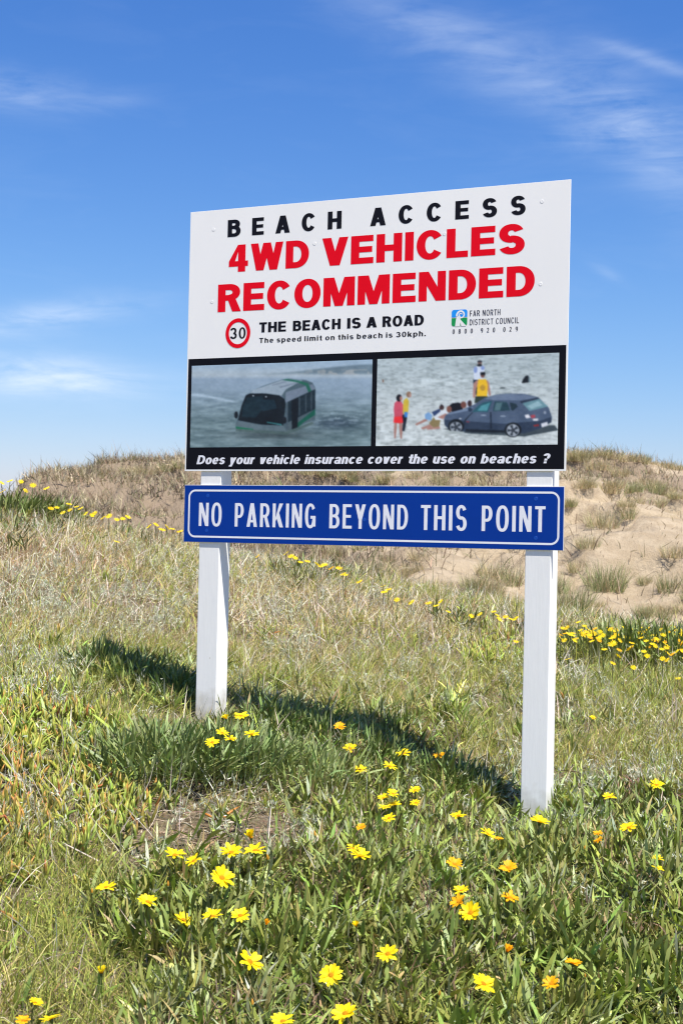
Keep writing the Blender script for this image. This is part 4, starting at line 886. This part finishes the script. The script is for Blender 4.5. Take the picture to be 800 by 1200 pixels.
def sprout(n, l0, l1, w, red):
    def fn():
        az = np.arange(n) * 2.4 + rng.normal(0, .2, n); le = np.linspace(.1, 1.25, n); c = vary((.17, .24, .05), n, .1, .05); c[-red:] = vary((.45, .20, .035), red, .1, .05)
        P = np.zeros((n, 3)); P[:, 2] = .01 + rng.uniform(0, .03, n)
        return [spikes(P, rng.uniform(l0, l1, n), np.full(n, w), az, le, rng.normal(.2, .15, n), c, c * .6 + np.array((.45, .14, .03)) * .4)]
    return fn
plant('ice_plant_sprout', 258, 975, 'green and orange ice plant sprout standing on the bare brown patch', 'plant', sprout(11, .08, .12, .013, 3), M_flesh)
plant('ice_plant_sprout', 131, 965, 'red tinged ice plant sprout at the left edge of the bare patch', 'plant', sprout(12, .06, .10, .012, 6), M_flesh)
plant('ice_plant_sprout', 618 / 2, 752, 'yellow green sprout alone in the pale grass right of the left post', 'plant', sprout(9, .09, .14, .012, 1), M_flesh)
plant('ice_plant_sprout', 575, 935, 'upright dark green ice plant sprout at the right end of the board shadow', 'plant', sprout(14, .09, .13, .014, 1), M_flesh)

# ---- daisies
def petal_mesh(wf, bend, fold):
    rows = [(0.0, .34), (.32, .82), (.62, 1.0), (.86, .70), (1.0, .0)]; V = []; F = []; C = []
    for k, (s, w) in enumerate(rows):
        zc = bend * s * s; col = (.84, .44, .006) if k == 0 else (.86, .66, .010)
        if w > 0: V += [(s, -w * wf, zc + fold * w), (s, 0, zc), (s, w * wf, zc + fold * w)]; C += [col] * 3
        else: V.append((s, 0, zc)); C.append(col)
    for k in range(3):
        b = 3 * k; F += [(b, b + 3, b + 4, b + 1), (b + 1, b + 4, b + 5, b + 2)]
    F += [(9, 12, 10), (10, 12, 11)]
    return V, F, C
def mesh_col(name, V, F, C, mat, smooth=True):
    me = bpy.data.meshes.new(name); me.from_pydata(V, [], F)
    at = me.color_attributes.new('Col', 'FLOAT_COLOR', 'POINT'); at.data.foreach_set('color', np.hstack([np.array(C, np.float32), np.ones((len(C), 1), np.float32)]).ravel())
    me.materials.append(mat); me.polygons.foreach_set('use_smooth', [smooth] * len(me.polygons)); me.update(); return me
PET = {}
for tone, mul in (('Y', (1, 1, 1)), ('O', (1.0, .66, .8))):
    PET[tone] = []
    for k, (wf, bend, fold) in enumerate(((.215, -.10, .05), (.23, .03, .06), (.20, -.24, .03), (.22, .12, .07))):
        V, F, C = petal_mesh(wf, bend, fold); C = [tuple(a * b for a, b in zip(c, mul)) for c in C]
        PET[tone].append(mesh_col('petal', V, F, C, M_petal))
def dome(r, h, n=10, m=4, z0=0, bumpy=0):
    V = []; F = []
    for j in range(m):
        a = j / m * math.pi / 2
        for k in range(n):
            b = 2 * math.pi * k / n; V.append((r * math.cos(a) * math.cos(b), r * math.cos(a) * math.sin(b), z0 + h * math.sin(a)))
    V.append((0, 0, z0 + h))
    for j in range(m - 1):
        for k in range(n): F.append((j * n + k, j * n + (k + 1) % n, (j + 1) * n + (k + 1) % n, (j + 1) * n + k))
    for k in range(n): F.append(((m - 1) * n + k, (m - 1) * n + (k + 1) % n, m * n))
    return V, F
def lathe(prof, n=8):
    V = []; F = []
    for (r, z) in prof:
        for k in range(n): a = 2 * math.pi * k / n; V.append((r * math.cos(a), r * math.sin(a), z))
    for j in range(len(prof) - 1):
        for k in range(n): F.append((j * n + k, j * n + (k + 1) % n, (j + 1) * n + (k + 1) % n, (j + 1) * n + k))
    return V, F
DISC = poly_mesh('disc', *dome(.24, .13, 12, 4, -.02), M_disc, True)
CALYX = poly_mesh('calyx', *lathe([(.03, -.42), (.13, -.34), (.17, -.20), (.21, -.03), (.14, 0.0)], 9), M_calyx, True)
BUDS = poly_mesh('bud_tip', *lathe([(.16, -.05), (.20, .12), (.17, .42), (.09, .70), (.0, .86)], 9), M_bud, True)
def stem_mesh(p0, p1, n0, r=.0019):
    """curved stem from the ground point p0 to the head p1 arriving along the head's axis n0"""
    p0, p1, n0 = Vector(p0), Vector(p1), Vector(n0); c1 = p0 + Vector((0, 0, (p1 - p0).length * .45)); c2 = p1 - n0 * (p1 - p0).length * .35
    V = []; F = []; K = 7; n = 5
    for k in range(K):
        t = k / (K - 1); P = p0 * (1 - t) ** 3 + c1 * 3 * t * (1 - t) ** 2 + c2 * 3 * t * t * (1 - t) + p1 * t ** 3
        for j in range(n): a = 2 * math.pi * j / n; V.append((P.x + r * math.cos(a), P.y + r * math.sin(a), P.z))
    for k in range(K - 1):
        for j in range(n): F.append((k * n + j, k * n + (j + 1) % n, (k + 1) * n + (j + 1) % n, (k + 1) * n + j))
    me = poly_mesh('stem', V, F, M_stem, True); return me
def head_frame(nrm, spin):
    z = Vector(nrm).normalized(); x = z.orthogonal().normalized(); y = z.cross(x)
    m = Matrix((x, y, z)).transposed().to_4x4(); return m @ Matrix.Rotation(spin, 4, 'Z')
FL_GROUP = 'yellow and orange daisies standing in the foreground leaves'
def daisy(px, py, D, kind, label, hz=None):
    hz = hz if hz is not None else random.uniform(.13, .18)
    if 245 < px < 300 and 835 < py < 875: hz = .26            # these stand in the tall clump by the post
    H = on_ground(px, py, hz); dep = H[1]
    if kind in 'YOC': R = max(.018, min(.052, D * dep / FPX / 2 * (1.06 if kind != 'C' else .95)))
    else: R = max(.014, min(.03, D * dep / FPX / 2 * 1.3))
    gx, gy = H[0] + random.uniform(-.03, .03), H[1] + random.uniform(-.02, .04); gz = float(height(gx, gy)) - .01
    root = bpy.data.objects.new('daisy', None); COL.objects.link(root); root.location = (gx, gy, gz); root.empty_display_size = .02
    tag(root, label, 'flower', FL_GROUP)
    tilt = math.radians(random.uniform(5, 36) if kind in 'YO' else random.uniform(0, 25)); az = math.radians(random.gauss(-90, 50))
    if D >= 29: tilt = math.radians(random.uniform(22, 46)); az = math.radians(random.gauss(-90, 25))
    nrm = Vector((math.sin(tilt) * math.cos(az), math.sin(tilt) * math.sin(az), math.cos(tilt)))
    hp = Vector(H) - Vector((gx, gy, gz)); base_ = hp - nrm * .36 * R
    link('stem', stem_mesh((0, 0, 0), base_, nrm), root)
    fr_ = Matrix.Translation(hp) @ head_frame(nrm, random.uniform(0, 6)) @ Matrix.Scale(R, 4)
    ca = link('calyx', CALYX, root); ca.matrix_local = fr_
    if kind == 'B':
        b = link('bud_tip', BUDS, root); b.matrix_local = fr_; return root
    tone = 'O' if kind == 'O' or (kind == 'C' and random.random() < .6) else 'Y'
    np_ = random.choice((13, 14, 15, 16)); rise = {'Y': .16, 'O': .22, 'C': 1.05}[kind] + random.uniform(-.08, .12)
    if kind != 'C' or True:
        d = link('disc', DISC, root); d.matrix_local = fr_
    for k in range(np_):
        a = 2 * math.pi * k / np_ + random.uniform(-.07, .07); rr = rise + random.gauss(0, .07) + (.14 if k % 2 else 0)
        sc = random.uniform(.86, 1.05)
        m = fr_ @ Matrix.Rotation(a, 4, 'Z') @ Matrix.Translation((.13, 0, .0 + .012 * (k % 2))) @ Matrix.Rotation(-rr, 4, 'Y') @ Matrix.Rotation(random.gauss(0, .16), 4, 'X') @ Matrix.Scale(.87 * sc, 4)
        p = link('petal', random.choice(PET[tone]), root); p.matrix_local = m
    return root
FLOWERS = [
 (124.5, 1040, 24, 'Y', 'bright yellow daisy on the left edge of the foreground, nearest the red tipped leaves'),
 (108, 1046, 11, 'B', 'small orange bud just left of the leftmost yellow daisy above the grass'),
 (173, 1057, 25, 'Y', 'yellow daisy alone on a tall stem below the left side of the bare patch'),
 (205, 1002, 26, 'Y', 'yellow daisy in front of the left half of the bare brown patch'),
 (227, 1009, 20, 'Y', 'smaller yellow daisy touching its neighbour in front of the bare patch'),
 (197, 1038, 12, 'B', 'orange bud below the pair of daisies in front of the bare patch'),
 (215, 1078, 23, 'Y', 'yellow daisy with a ragged edge, left end of the row of three'),
 (271, 999, 28, 'Y', 'left of two full yellow daisies in the middle of the bare patch'),
 (299, 997, 28, 'Y', 'right of two full yellow daisies in the middle of the bare patch'),
 (294, 981, 23, 'C', 'half closed orange yellow daisy above the two full ones on the bare patch'),
 (314, 1007, 13, 'B', 'orange bud at the right edge of the daisies on the bare patch'),
 (260, 1029, 31, 'Y', 'large yellow daisy seen from the side just below the bare patch'),
 (249, 1074, 24, 'Y', 'yellow daisy in the middle of the row of three low on the left'),
 (281.5, 1073, 23, 'Y', 'yellow daisy at the right end of the row of three low on the left'),
 (312, 1083, 16, 'C', 'half closed orange daisy right of the row of three'),
 (293, 1127, 32, 'Y', 'large round yellow daisy facing the viewer low in the foreground'),
 (387.5, 1143, 29, 'Y', 'yellow daisy low in the middle, above the one at the lower edge'),
 (404, 1188, 32, 'Y', 'large yellow daisy at the lower edge, middle of the photo'),
 (119, 1140, 21, 'C', 'ragged half open yellow daisy in the lower left leaves'),
 (42, 1175, 18, 'Y', 'small yellow daisy near the lower left corner, highest of three'),
 (60, 1194, 26, 'Y', 'yellow daisy at the lower left edge, right of three'),
 (27, 1196, 18, 'O', 'orange daisy at the lower left edge, left of three'),
 (331, 1197, 28, 'Y', 'yellow daisy cut by the lower edge left of the middle'),
 (296, 1177, 13, 'B', 'orange bud under the large round yellow daisy'),
 (282.5, 839, 19, 'Y', 'yellow daisy against the shadow just right of the left post'),
 (265, 842, 13, 'C', 'half closed daisy against the foot of the left post'),
 (295.5, 860, 19, 'Y', 'yellow daisy right of the left post, rightmost of its group'),
 (260.5, 859, 17, 'Y', 'yellow daisy right under the left post'),
 (270, 866, 16, 'Y', 'yellow daisy at the centre of the group under the left post'),
 (249, 870, 18, 'Y', 'yellow daisy in front of the left post, lowest of its group'),
 (398, 852, 15, 'O', 'orange daisy standing in the board shadow'),
 (369, 979, 11, 'B', 'closed bud on a thin stem right of the bare patch'),
 (410, 877, 17, 'Y', 'yellow daisy at the lower edge of the board shadow, left one'),
 (422, 902, 17, 'Y', 'yellow daisy below the board shadow in short leaves'),
 (456.5, 898, 18, 'Y', 'yellow daisy touching the board shadow, lower of two'),
 (472.5, 883, 19, 'Y', 'yellow daisy inside the board shadow, upper of two'),
 (514, 885, 15, 'O', 'dull orange daisy by the right part of the board shadow'),
 (486, 926, 15, 'Y', 'yellow daisy above right of the cluster between the posts'),
 (486.5, 941, 13, 'Y', 'small yellow daisy right of the cluster between the posts'),
 (449, 935, 14, 'Y', 'yellow daisy at the top left of the cluster between the posts'),
 (460, 930, 15, 'Y', 'yellow daisy at the top of the cluster between the posts'),
 (462, 943, 16, 'Y', 'yellow daisy at the centre of the cluster between the posts'),
 (451, 946, 15, 'Y', 'yellow daisy at the left of the cluster between the posts'),
 (455.5, 959, 17, 'Y', 'yellow daisy at the bottom of the cluster between the posts'),
 (537, 956, 20, 'Y', 'yellow daisy halfway between the cluster and the right post'),
 (423, 970, 13, 'O', 'small orange daisy left below the cluster between the posts'),
 (422, 1003, 27, 'Y', 'large yellow daisy in the middle, in front of its twin'),
 (415, 995, 20, 'Y', 'yellow daisy half hidden behind its larger twin in the middle'),
 (571, 977, 20, 'Y', 'yellow daisy left below the foot of the right post'),
 (584, 983, 10, 'O', 'tiny orange daisy beside the yellow one left of the right post'),
 (632, 963, 24, 'Y', 'large yellow daisy right in front of the foot of the right post'),
 (713.5, 934, 17, 'Y', 'yellow daisy right of the right post by the silvery shrub'),
 (769, 920, 18, 'Y', 'yellow daisy far right, highest of the foreground ones there'),
 (736, 970, 21, 'Y', 'yellow daisy right of the right post in the grass'),
 (700, 977, 12, 'O', 'small orange daisy right of the right post, upper of two'),
 (701, 985, 14, 'O', 'small orange daisy right of the right post, lower of two'),
 (770, 1007, 15, 'Y', 'yellow daisy at the right, upper of a stacked pair'),
 (770, 1018, 17, 'Y', 'yellow daisy at the right, lower of a stacked pair'),
 (532, 1013, 20, 'O', 'orange daisy on the left of two below the board shadow, right of centre'),
 (595, 1017, 21, 'O', 'orange daisy straight above another orange one, below the right post'),
 (597, 1052, 23, 'O', 'orange daisy straight below another orange one, below the right post'),
 (540, 1044, 20, 'Y', 'yellow daisy at the top of the tight group of three right of centre'),
 (537, 1057, 22, 'O', 'orange daisy at the left of the tight group of three right of centre'),
 (551, 1070, 29, 'Y', 'large golden daisy at the bottom of the tight group of three'),
 (594, 1115, 21, 'C', 'half open orange daisy with raised petals below the right post'),
 (671, 1129, 22, 'O', 'orange daisy lower right, the upper one of two'),
 (645, 1153, 22, 'O', 'orange daisy lower right, the lower one of two'),
 (566, 1153, 30, 'Y', 'large golden yellow daisy seen from the side, low right of centre'),
 (454, 1118, 26, 'Y', 'bright yellow daisy low in the middle, right of its neighbour'),
 (417, 1085, 15, 'C', 'closed orange daisy on a bent stem left of the middle'),
 (684, 995, 9, 'B', 'small orange bud in the grass right of the right post'),
 (694, 841, 9, 'Y', 'tiny yellow daisy alone in the grass right of the right post'),
 (685, 1145, 9, 'B', 'small orange bud right of the lower right orange daisies'),
 (514, 1166, 12, 'B', 'dull bud left of the golden daisy at the bottom')]
for f in FLOWERS: daisy(*f)
M_gbud = leafy('green_bud', 0.5, 0.3, 0.1, False, (0.22, 0.27, 0.09))
GBUD = poly_mesh('bud_tip', *lathe([(.20, -.08), (.30, .10), (.30, .30), (.20, .46), (.0, .54)], 9), M_gbud, True)
for (a, b, lab) in ((161, 1032, 'round green bud left of the tall yellow daisy below the bare patch'), (191, 1048, 'round green bud under the orange bud in front of the bare patch'), (318, 1024, 'green bud right below the daisies on the bare patch'), (346, 1021, 'green bud on a thin stem at the lower right rim of the bare patch'),
                    (312, 1037, 'green bud below its twin, right of the large side on daisy'), (394, 1009, 'green and brown bud left of the large twin daisies'), (444, 1086, 'green bud on a thick stem above the bright daisy low in the middle'), (475, 1137, 'brownish green bud right of the bright daisy low in the middle'),
                    (567, 997, 'green bud between the yellow and orange daisies left of the right post'), (603, 1180, 'brownish bud near the lower edge right of the golden daisy'), (718, 1046, 'green bud in the leaves at the right below the silvery shrub')):
    r_ = daisy(a, b, 13, 'B', lab)
    for c in list(r_.children):
        if c.name.startswith('bud_tip'): c.data = GBUD

# far daisies along the crest: small heads on stems
def small_daisy_mesh(tone):
    V = [(0, 0, .10)]; F = []; C = [tone]; n = 11
    for k in range(n):
        a = 2 * math.pi * k / n; d = .24
        V += [(math.cos(a - d) * .62, math.sin(a - d) * .62, .03), (math.cos(a), math.sin(a), .12 + .1 * (k % 2)), (math.cos(a + d) * .62, math.sin(a + d) * .62, .03)]; C += [tone] * 3
        F.append((0, 3 * k + 1, 3 * k + 2, 3 * k + 3))
    return mesh_col('bloom', V, F, C, M_petal, False)
SM = [small_daisy_mesh((.86, .65, .012)), small_daisy_mesh((.86, .58, .008)), small_daisy_mesh((.86, .46, .006))]
SST = {}
def far_daisy(px, py, D, label, group):
    hz = random.uniform(.13, .20); H = on_ground(px, py, hz, 8.0, 16.8, 300); R = max(.021, min(.040, D * H[1] / FPX / 2))
    gz = float(height(H[0], H[1])); hh = round(max(.08, min(.30, H[2] - gz)), 2)
    if hh not in SST:
        V, F = lathe([(.0028, 0), (.0024, hh)], 4); SST[hh] = poly_mesh('stem', V, F, M_stem)
    root = bpy.data.objects.new('crest_daisy', None); COL.objects.link(root); root.location = (H[0], H[1], H[2] - hh); tag(root, label, 'flower', group)
    link('stem', SST[hh], root)
    b = link('bloom', random.choices(SM, (6, 3, 1))[0], root); tl = math.radians(random.uniform(15, 50)); a = math.radians(random.gauss(-90, 50))
    b.matrix_local = Matrix.Translation((0, 0, hh)) @ head_frame((math.sin(tl) * math.cos(a), math.sin(tl) * math.sin(a), math.cos(tl)), random.uniform(0, 6)) @ Matrix.Scale(R, 4)
LB = [('small yellow daisy in the dark leafy tuft at the far left edge', 'daisies on the tuft at the far left', [(2, 565), (12, 563), (25, 563.5), (39, 568), (55, 571.5), (4, 575), (30, 574)]),
      ('small yellow daisy on the grassy crest left of the signboard', 'daisies along the crest left of the sign', [(81, 590), (60, 595), (67, 594), (82, 597), (90, 593), (95, 595), (74, 600), (101, 601), (111, 601), (121, 606), (137, 608), (150, 605), (144, 607), (175, 616), (183, 614), (190, 620), (202, 619), (211, 622), (137, 634), (108, 603), (128, 604), (196, 617)]),
      ('small yellow daisy on the crest between the two posts', 'daisies along the crest between the posts', [(335, 648), (346, 653), (352, 658), (371, 660), (380, 661), (388, 665), (397, 665), (341, 651), (360, 657), (402, 672), (421, 681), (449, 686), (450, 693), (465, 702), (482, 705), (502, 706), (511, 709), (516, 704), (525, 716), (552, 721), (582, 720), (585, 725), (599, 725), (592, 722), (562, 719), (578, 716), (604, 724), (302, 651), (455, 690), (604, 751), (376, 663), (405, 673)]),
      ]
for (lab, grp, pts) in LB:
    for (a, b) in pts: far_daisy(a, b + 1, random.uniform(8, 11) if grp.endswith('left') else random.uniform(7, 10.5), lab, grp)
rr_ = random.Random(5)
bed = [(655 + 150 * (rr_.random() ** .75), 0) for _ in range(105)]
def bed_label(a, d):
    w = 'beside the right post' if a < 695 else 'in its middle' if a < 745 else 'at its right end by the photo edge'
    h = 'back' if d < 12 else 'front'
    return 'small daisy in the crest bed, %s row, %s' % (h, w), 'daisies in the %s of the crest bed %s' % (h, w)
for (a, _) in bed:
    top = 727 + 14 * (a - 655) / 145 * .4; bb = top + abs(rr_.gauss(0, 1)) * (9 + 14 * (a - 655) / 145) + rr_.uniform(0, 10)
    far_daisy(a, bb, rr_.uniform(6.0, 8.5), *bed_label(a, bb - top))
for (a, b) in ((668, 744), (683, 744), (717, 755), (738, 760), (780, 756), (690, 739), (735, 748), (768, 750)): far_daisy(a, b, 13, *bed_label(a, 20))

# ---- dunes: marram tufts one by one, dry scrub over the left dune and top
def dune_at(px, py):
    return on_ground(px, py, 0.0, 18.0, 44.0, 700)
def tuft_mesh(n, r, h, greenness, name='dune_grass_tuft'):
    a = rng.uniform(0, 6.283, n); rr = r * np.sqrt(rng.random(n)); P = np.stack([rr * np.cos(a), rr * np.sin(a), np.full(n, -.05)], 1)
    col = np.where((rng.random(n) < greenness)[:, None], vary((.24, .26, .11), n, .2, .06), vary((.46, .38, .23), n, .22, .06))
    V, l, s, t_, c = blades(P, rng.uniform(.5, 1.1, n) * h, rng.uniform(.006, .012, n), a + rng.normal(0, .9, n), rng.uniform(.05, .55, n) * (.35 + rr / r * .8), rng.normal(.35, .3, n), col, None, (1, .8, .5, 0))
    me = fast_mesh(name, V, l, s, t_, c); me.materials.append(M_leaf); return me
TM = [tuft_mesh(260, .20, .50, .55), tuft_mesh(300, .26, .42, .15), tuft_mesh(240, .18, .40, .35), tuft_mesh(340, .30, .38, .05), tuft_mesh(320, .28, .5, .7), tuft_mesh(220, .22, .3, .0)]
NAMED = [(708, 688, 1.5, 4, 'large pale green grass tuft on the sandy slope right of the sign'), (782, 692, 1.1, 0, 'green grass tuft low on the sand at the far right'), (700, 692, .9, 0, 'small green tuft at the foot of the large pale one on the slope'),
         (670, 712, 1.3, 4, 'green grass tuft behind the flower bed beside the right post'), (690, 724, .9, 2, 'low grass tuft just above the flower bed right of the sign'), (755, 684, .8, 2, 'small dry tuft between two green ones on the right slope'),
         (776, 726, .8, 0, 'small green tuft at the foot of the slope far right'), (790, 650, 1.0, 3, 'dry straw tuft at the far right edge of the slope'), (705, 618, 1.5, 1, 'broad dry tuft halfway up the slope right of the sign'),
         (735, 605, 1.1, 2, 'greenish tuft above the bare sand right of the sign'), (688, 640, 1.0, 1, 'dry tuft close right of the blue board corner'), (677, 668, .9, 1, 'dry tuft right beside the right post on the slope'),
         (572, 697, 1.2, 1, 'pale tuft left of the right post below the blue board'), (598, 684, 1.3, 2, 'tall pale tuft against the left side of the right post'), (557, 708, 1.0, 4, 'greenish low tuft behind the crest left of the right post'),
         (520, 690, .8, 3, 'small dry tuft on the sand between the posts'), (480, 672, 1.0, 3, 'dry brown tuft under the middle of the blue board'), (700, 548, 1.5, 3, 'dark dry tuft on the skyline just right of the signboard'), (726, 556, 1.2, 3, 'dry tuft below the skyline right of the signboard'),
         (757, 570, 1.3, 3, 'dry tuft above the broken turf edge at the right'), (712, 575, 1.2, 3, 'dry tuft over the scarp right of the signboard'), (780, 594, 1.2, 1, 'pale tuft on the upper slope at the far right'),
         (682, 538, 1.3, 1, 'straw tuft breaking the skyline beside the signboard'), (745, 540, 1.1, 1, 'straw tuft on the skyline towards the right edge')]
for (px, py, sc, k, lab) in NAMED:
    P = dune_at(px, py); o = link('dune_grass_tuft', TM[k]); o.location = P - np.array([0, 0, .02]); o.scale = (sc * .72, sc * .72, sc * .72); o.rotation_euler = (0, 0, random.uniform(0, 6)); tag(o, lab, 'grass tuft', 'grass tufts on the sandy slope')
CR_ = [(px, float(np.interp(px, CREST[:, 0], CREST[:, 1])) + 5) for px in (104, 131, 158, 171, 196, 212, 662, 671, 688, 706, 716, 739, 752, 776, 791)]
for (px, py) in CR_:
    P = dune_at(px, py); o = link('dune_grass_tuft', TM[random.choice((1, 2, 3, 5))]); sc = random.uniform(.7, 1.6); o.location = P - np.array([0, 0, .03]); o.scale = (sc, sc, sc * .6); o.rotation_euler = (0, 0, random.uniform(0, 6))
    left = px < 300; tag(o, 'dry grass tuft on the skyline of the %s dune' % ('left' if left else 'right'), 'grass tuft', 'grass tufts along the skyline of the %s dune' % ('left' if left else 'right'))
placed = 0
while placed < 165:
    px = random.uniform(250, 830); py = random.uniform(535, 725)
    if blob(px, py, 750, 645, 95, 42) > random.random() * .55 or blob(px, py, 545, 660, 80, 18) > random.random() * .7: continue
    if random.random() > .35 + 1.5 * float(sst(.42, .62, fbm(np.array(px * .022), np.array(py * .05), 171, 3))): continue
    P = dune_at(px, py)
    if P[1] > 43.5: continue
    o = link('dune_grass_tuft', random.choice(TM)); sc = random.uniform(.32, .85); o.location = (P[0], P[1], float(height(P[0], P[1])) - .02); o.scale = (sc * 1.1, sc * 1.1, sc); o.rotation_euler = (0, 0, random.uniform(0, 6))
    reg = ('dune top, seen above the blue board', 'dune top') if py < 575 and px < 655 else ('upper sandy slope right of the signboard', 'upper slope') if py < 615 and px >= 655 else ('low sandy slope right of the right post', 'lower slope') if px >= 655 \
        else ('sand showing below the blue board, left of the right post', 'sand left of the right post') if px > 450 else ('dune foot between the posts, below the blue board', 'dune foot between the posts')
    tag(o, 'small grass tuft on the ' + reg[0], 'grass tuft', 'small tufts on the ' + reg[1]); placed += 1
def scrub(n, dens, h, w, dark):
    y = rng.uniform(19, 45, n); x = rng.uniform(-1, 1, n) * (.27 * y + 2); z = height(x, y); u, v = project(x, y, z)
    k = rng.random(n) < dens(x, y, u, v); x, y, z = x[k], y[k], z[k]; m = len(x)
    t_ = fbm(x * .7, y * .7, 131, 3); dk = fbm(x * 1.6, y * 1.1, 133, 3) > .60
    col = np.where((rng.random(m) < .35 + .9 * (t_ - .5))[:, None], vary(dark, m, .25, .06), vary((.42, .35, .235), m, .25, .05))
    d2 = dk & (rng.random(m) < .6); col[d2] = vary((.13, .10, .075), d2.sum(), .25, .05)
    gg = rng.random(m) < .12; col[gg] = vary((.17, .18, .075), gg.sum(), .2, .05)
    return blades(np.stack([x, y, z - .03], 1), rng.gamma(5, h / 5, m) * (.5 + t_), rng.uniform(w * .7, w * 1.4, m), rng.uniform(0, 6.283, m), np.abs(rng.normal(.45, .4, m)), rng.normal(.5, .4, m), col, None, (1, .8, 0))
def d_left(x, y, u, v):
    c = fbm(x * .9, y * .7, 141, 3); cov = dune_cover(x, y)
    lf = 1 - sst(200, 420, u)
    return np.clip(np.clip((cov - .33) * 2.4, 0, 1) * (.25 + .75 * sst(.30, .55, c)) + .05 + .7 * lf, 0, 1)
veg('dune_scrub', [scrub(205000, d_left, .21, .014, (.27, .195, .13))], M_leaf, 'dry brown grass and low scrub covering the left dune and the dune tops')
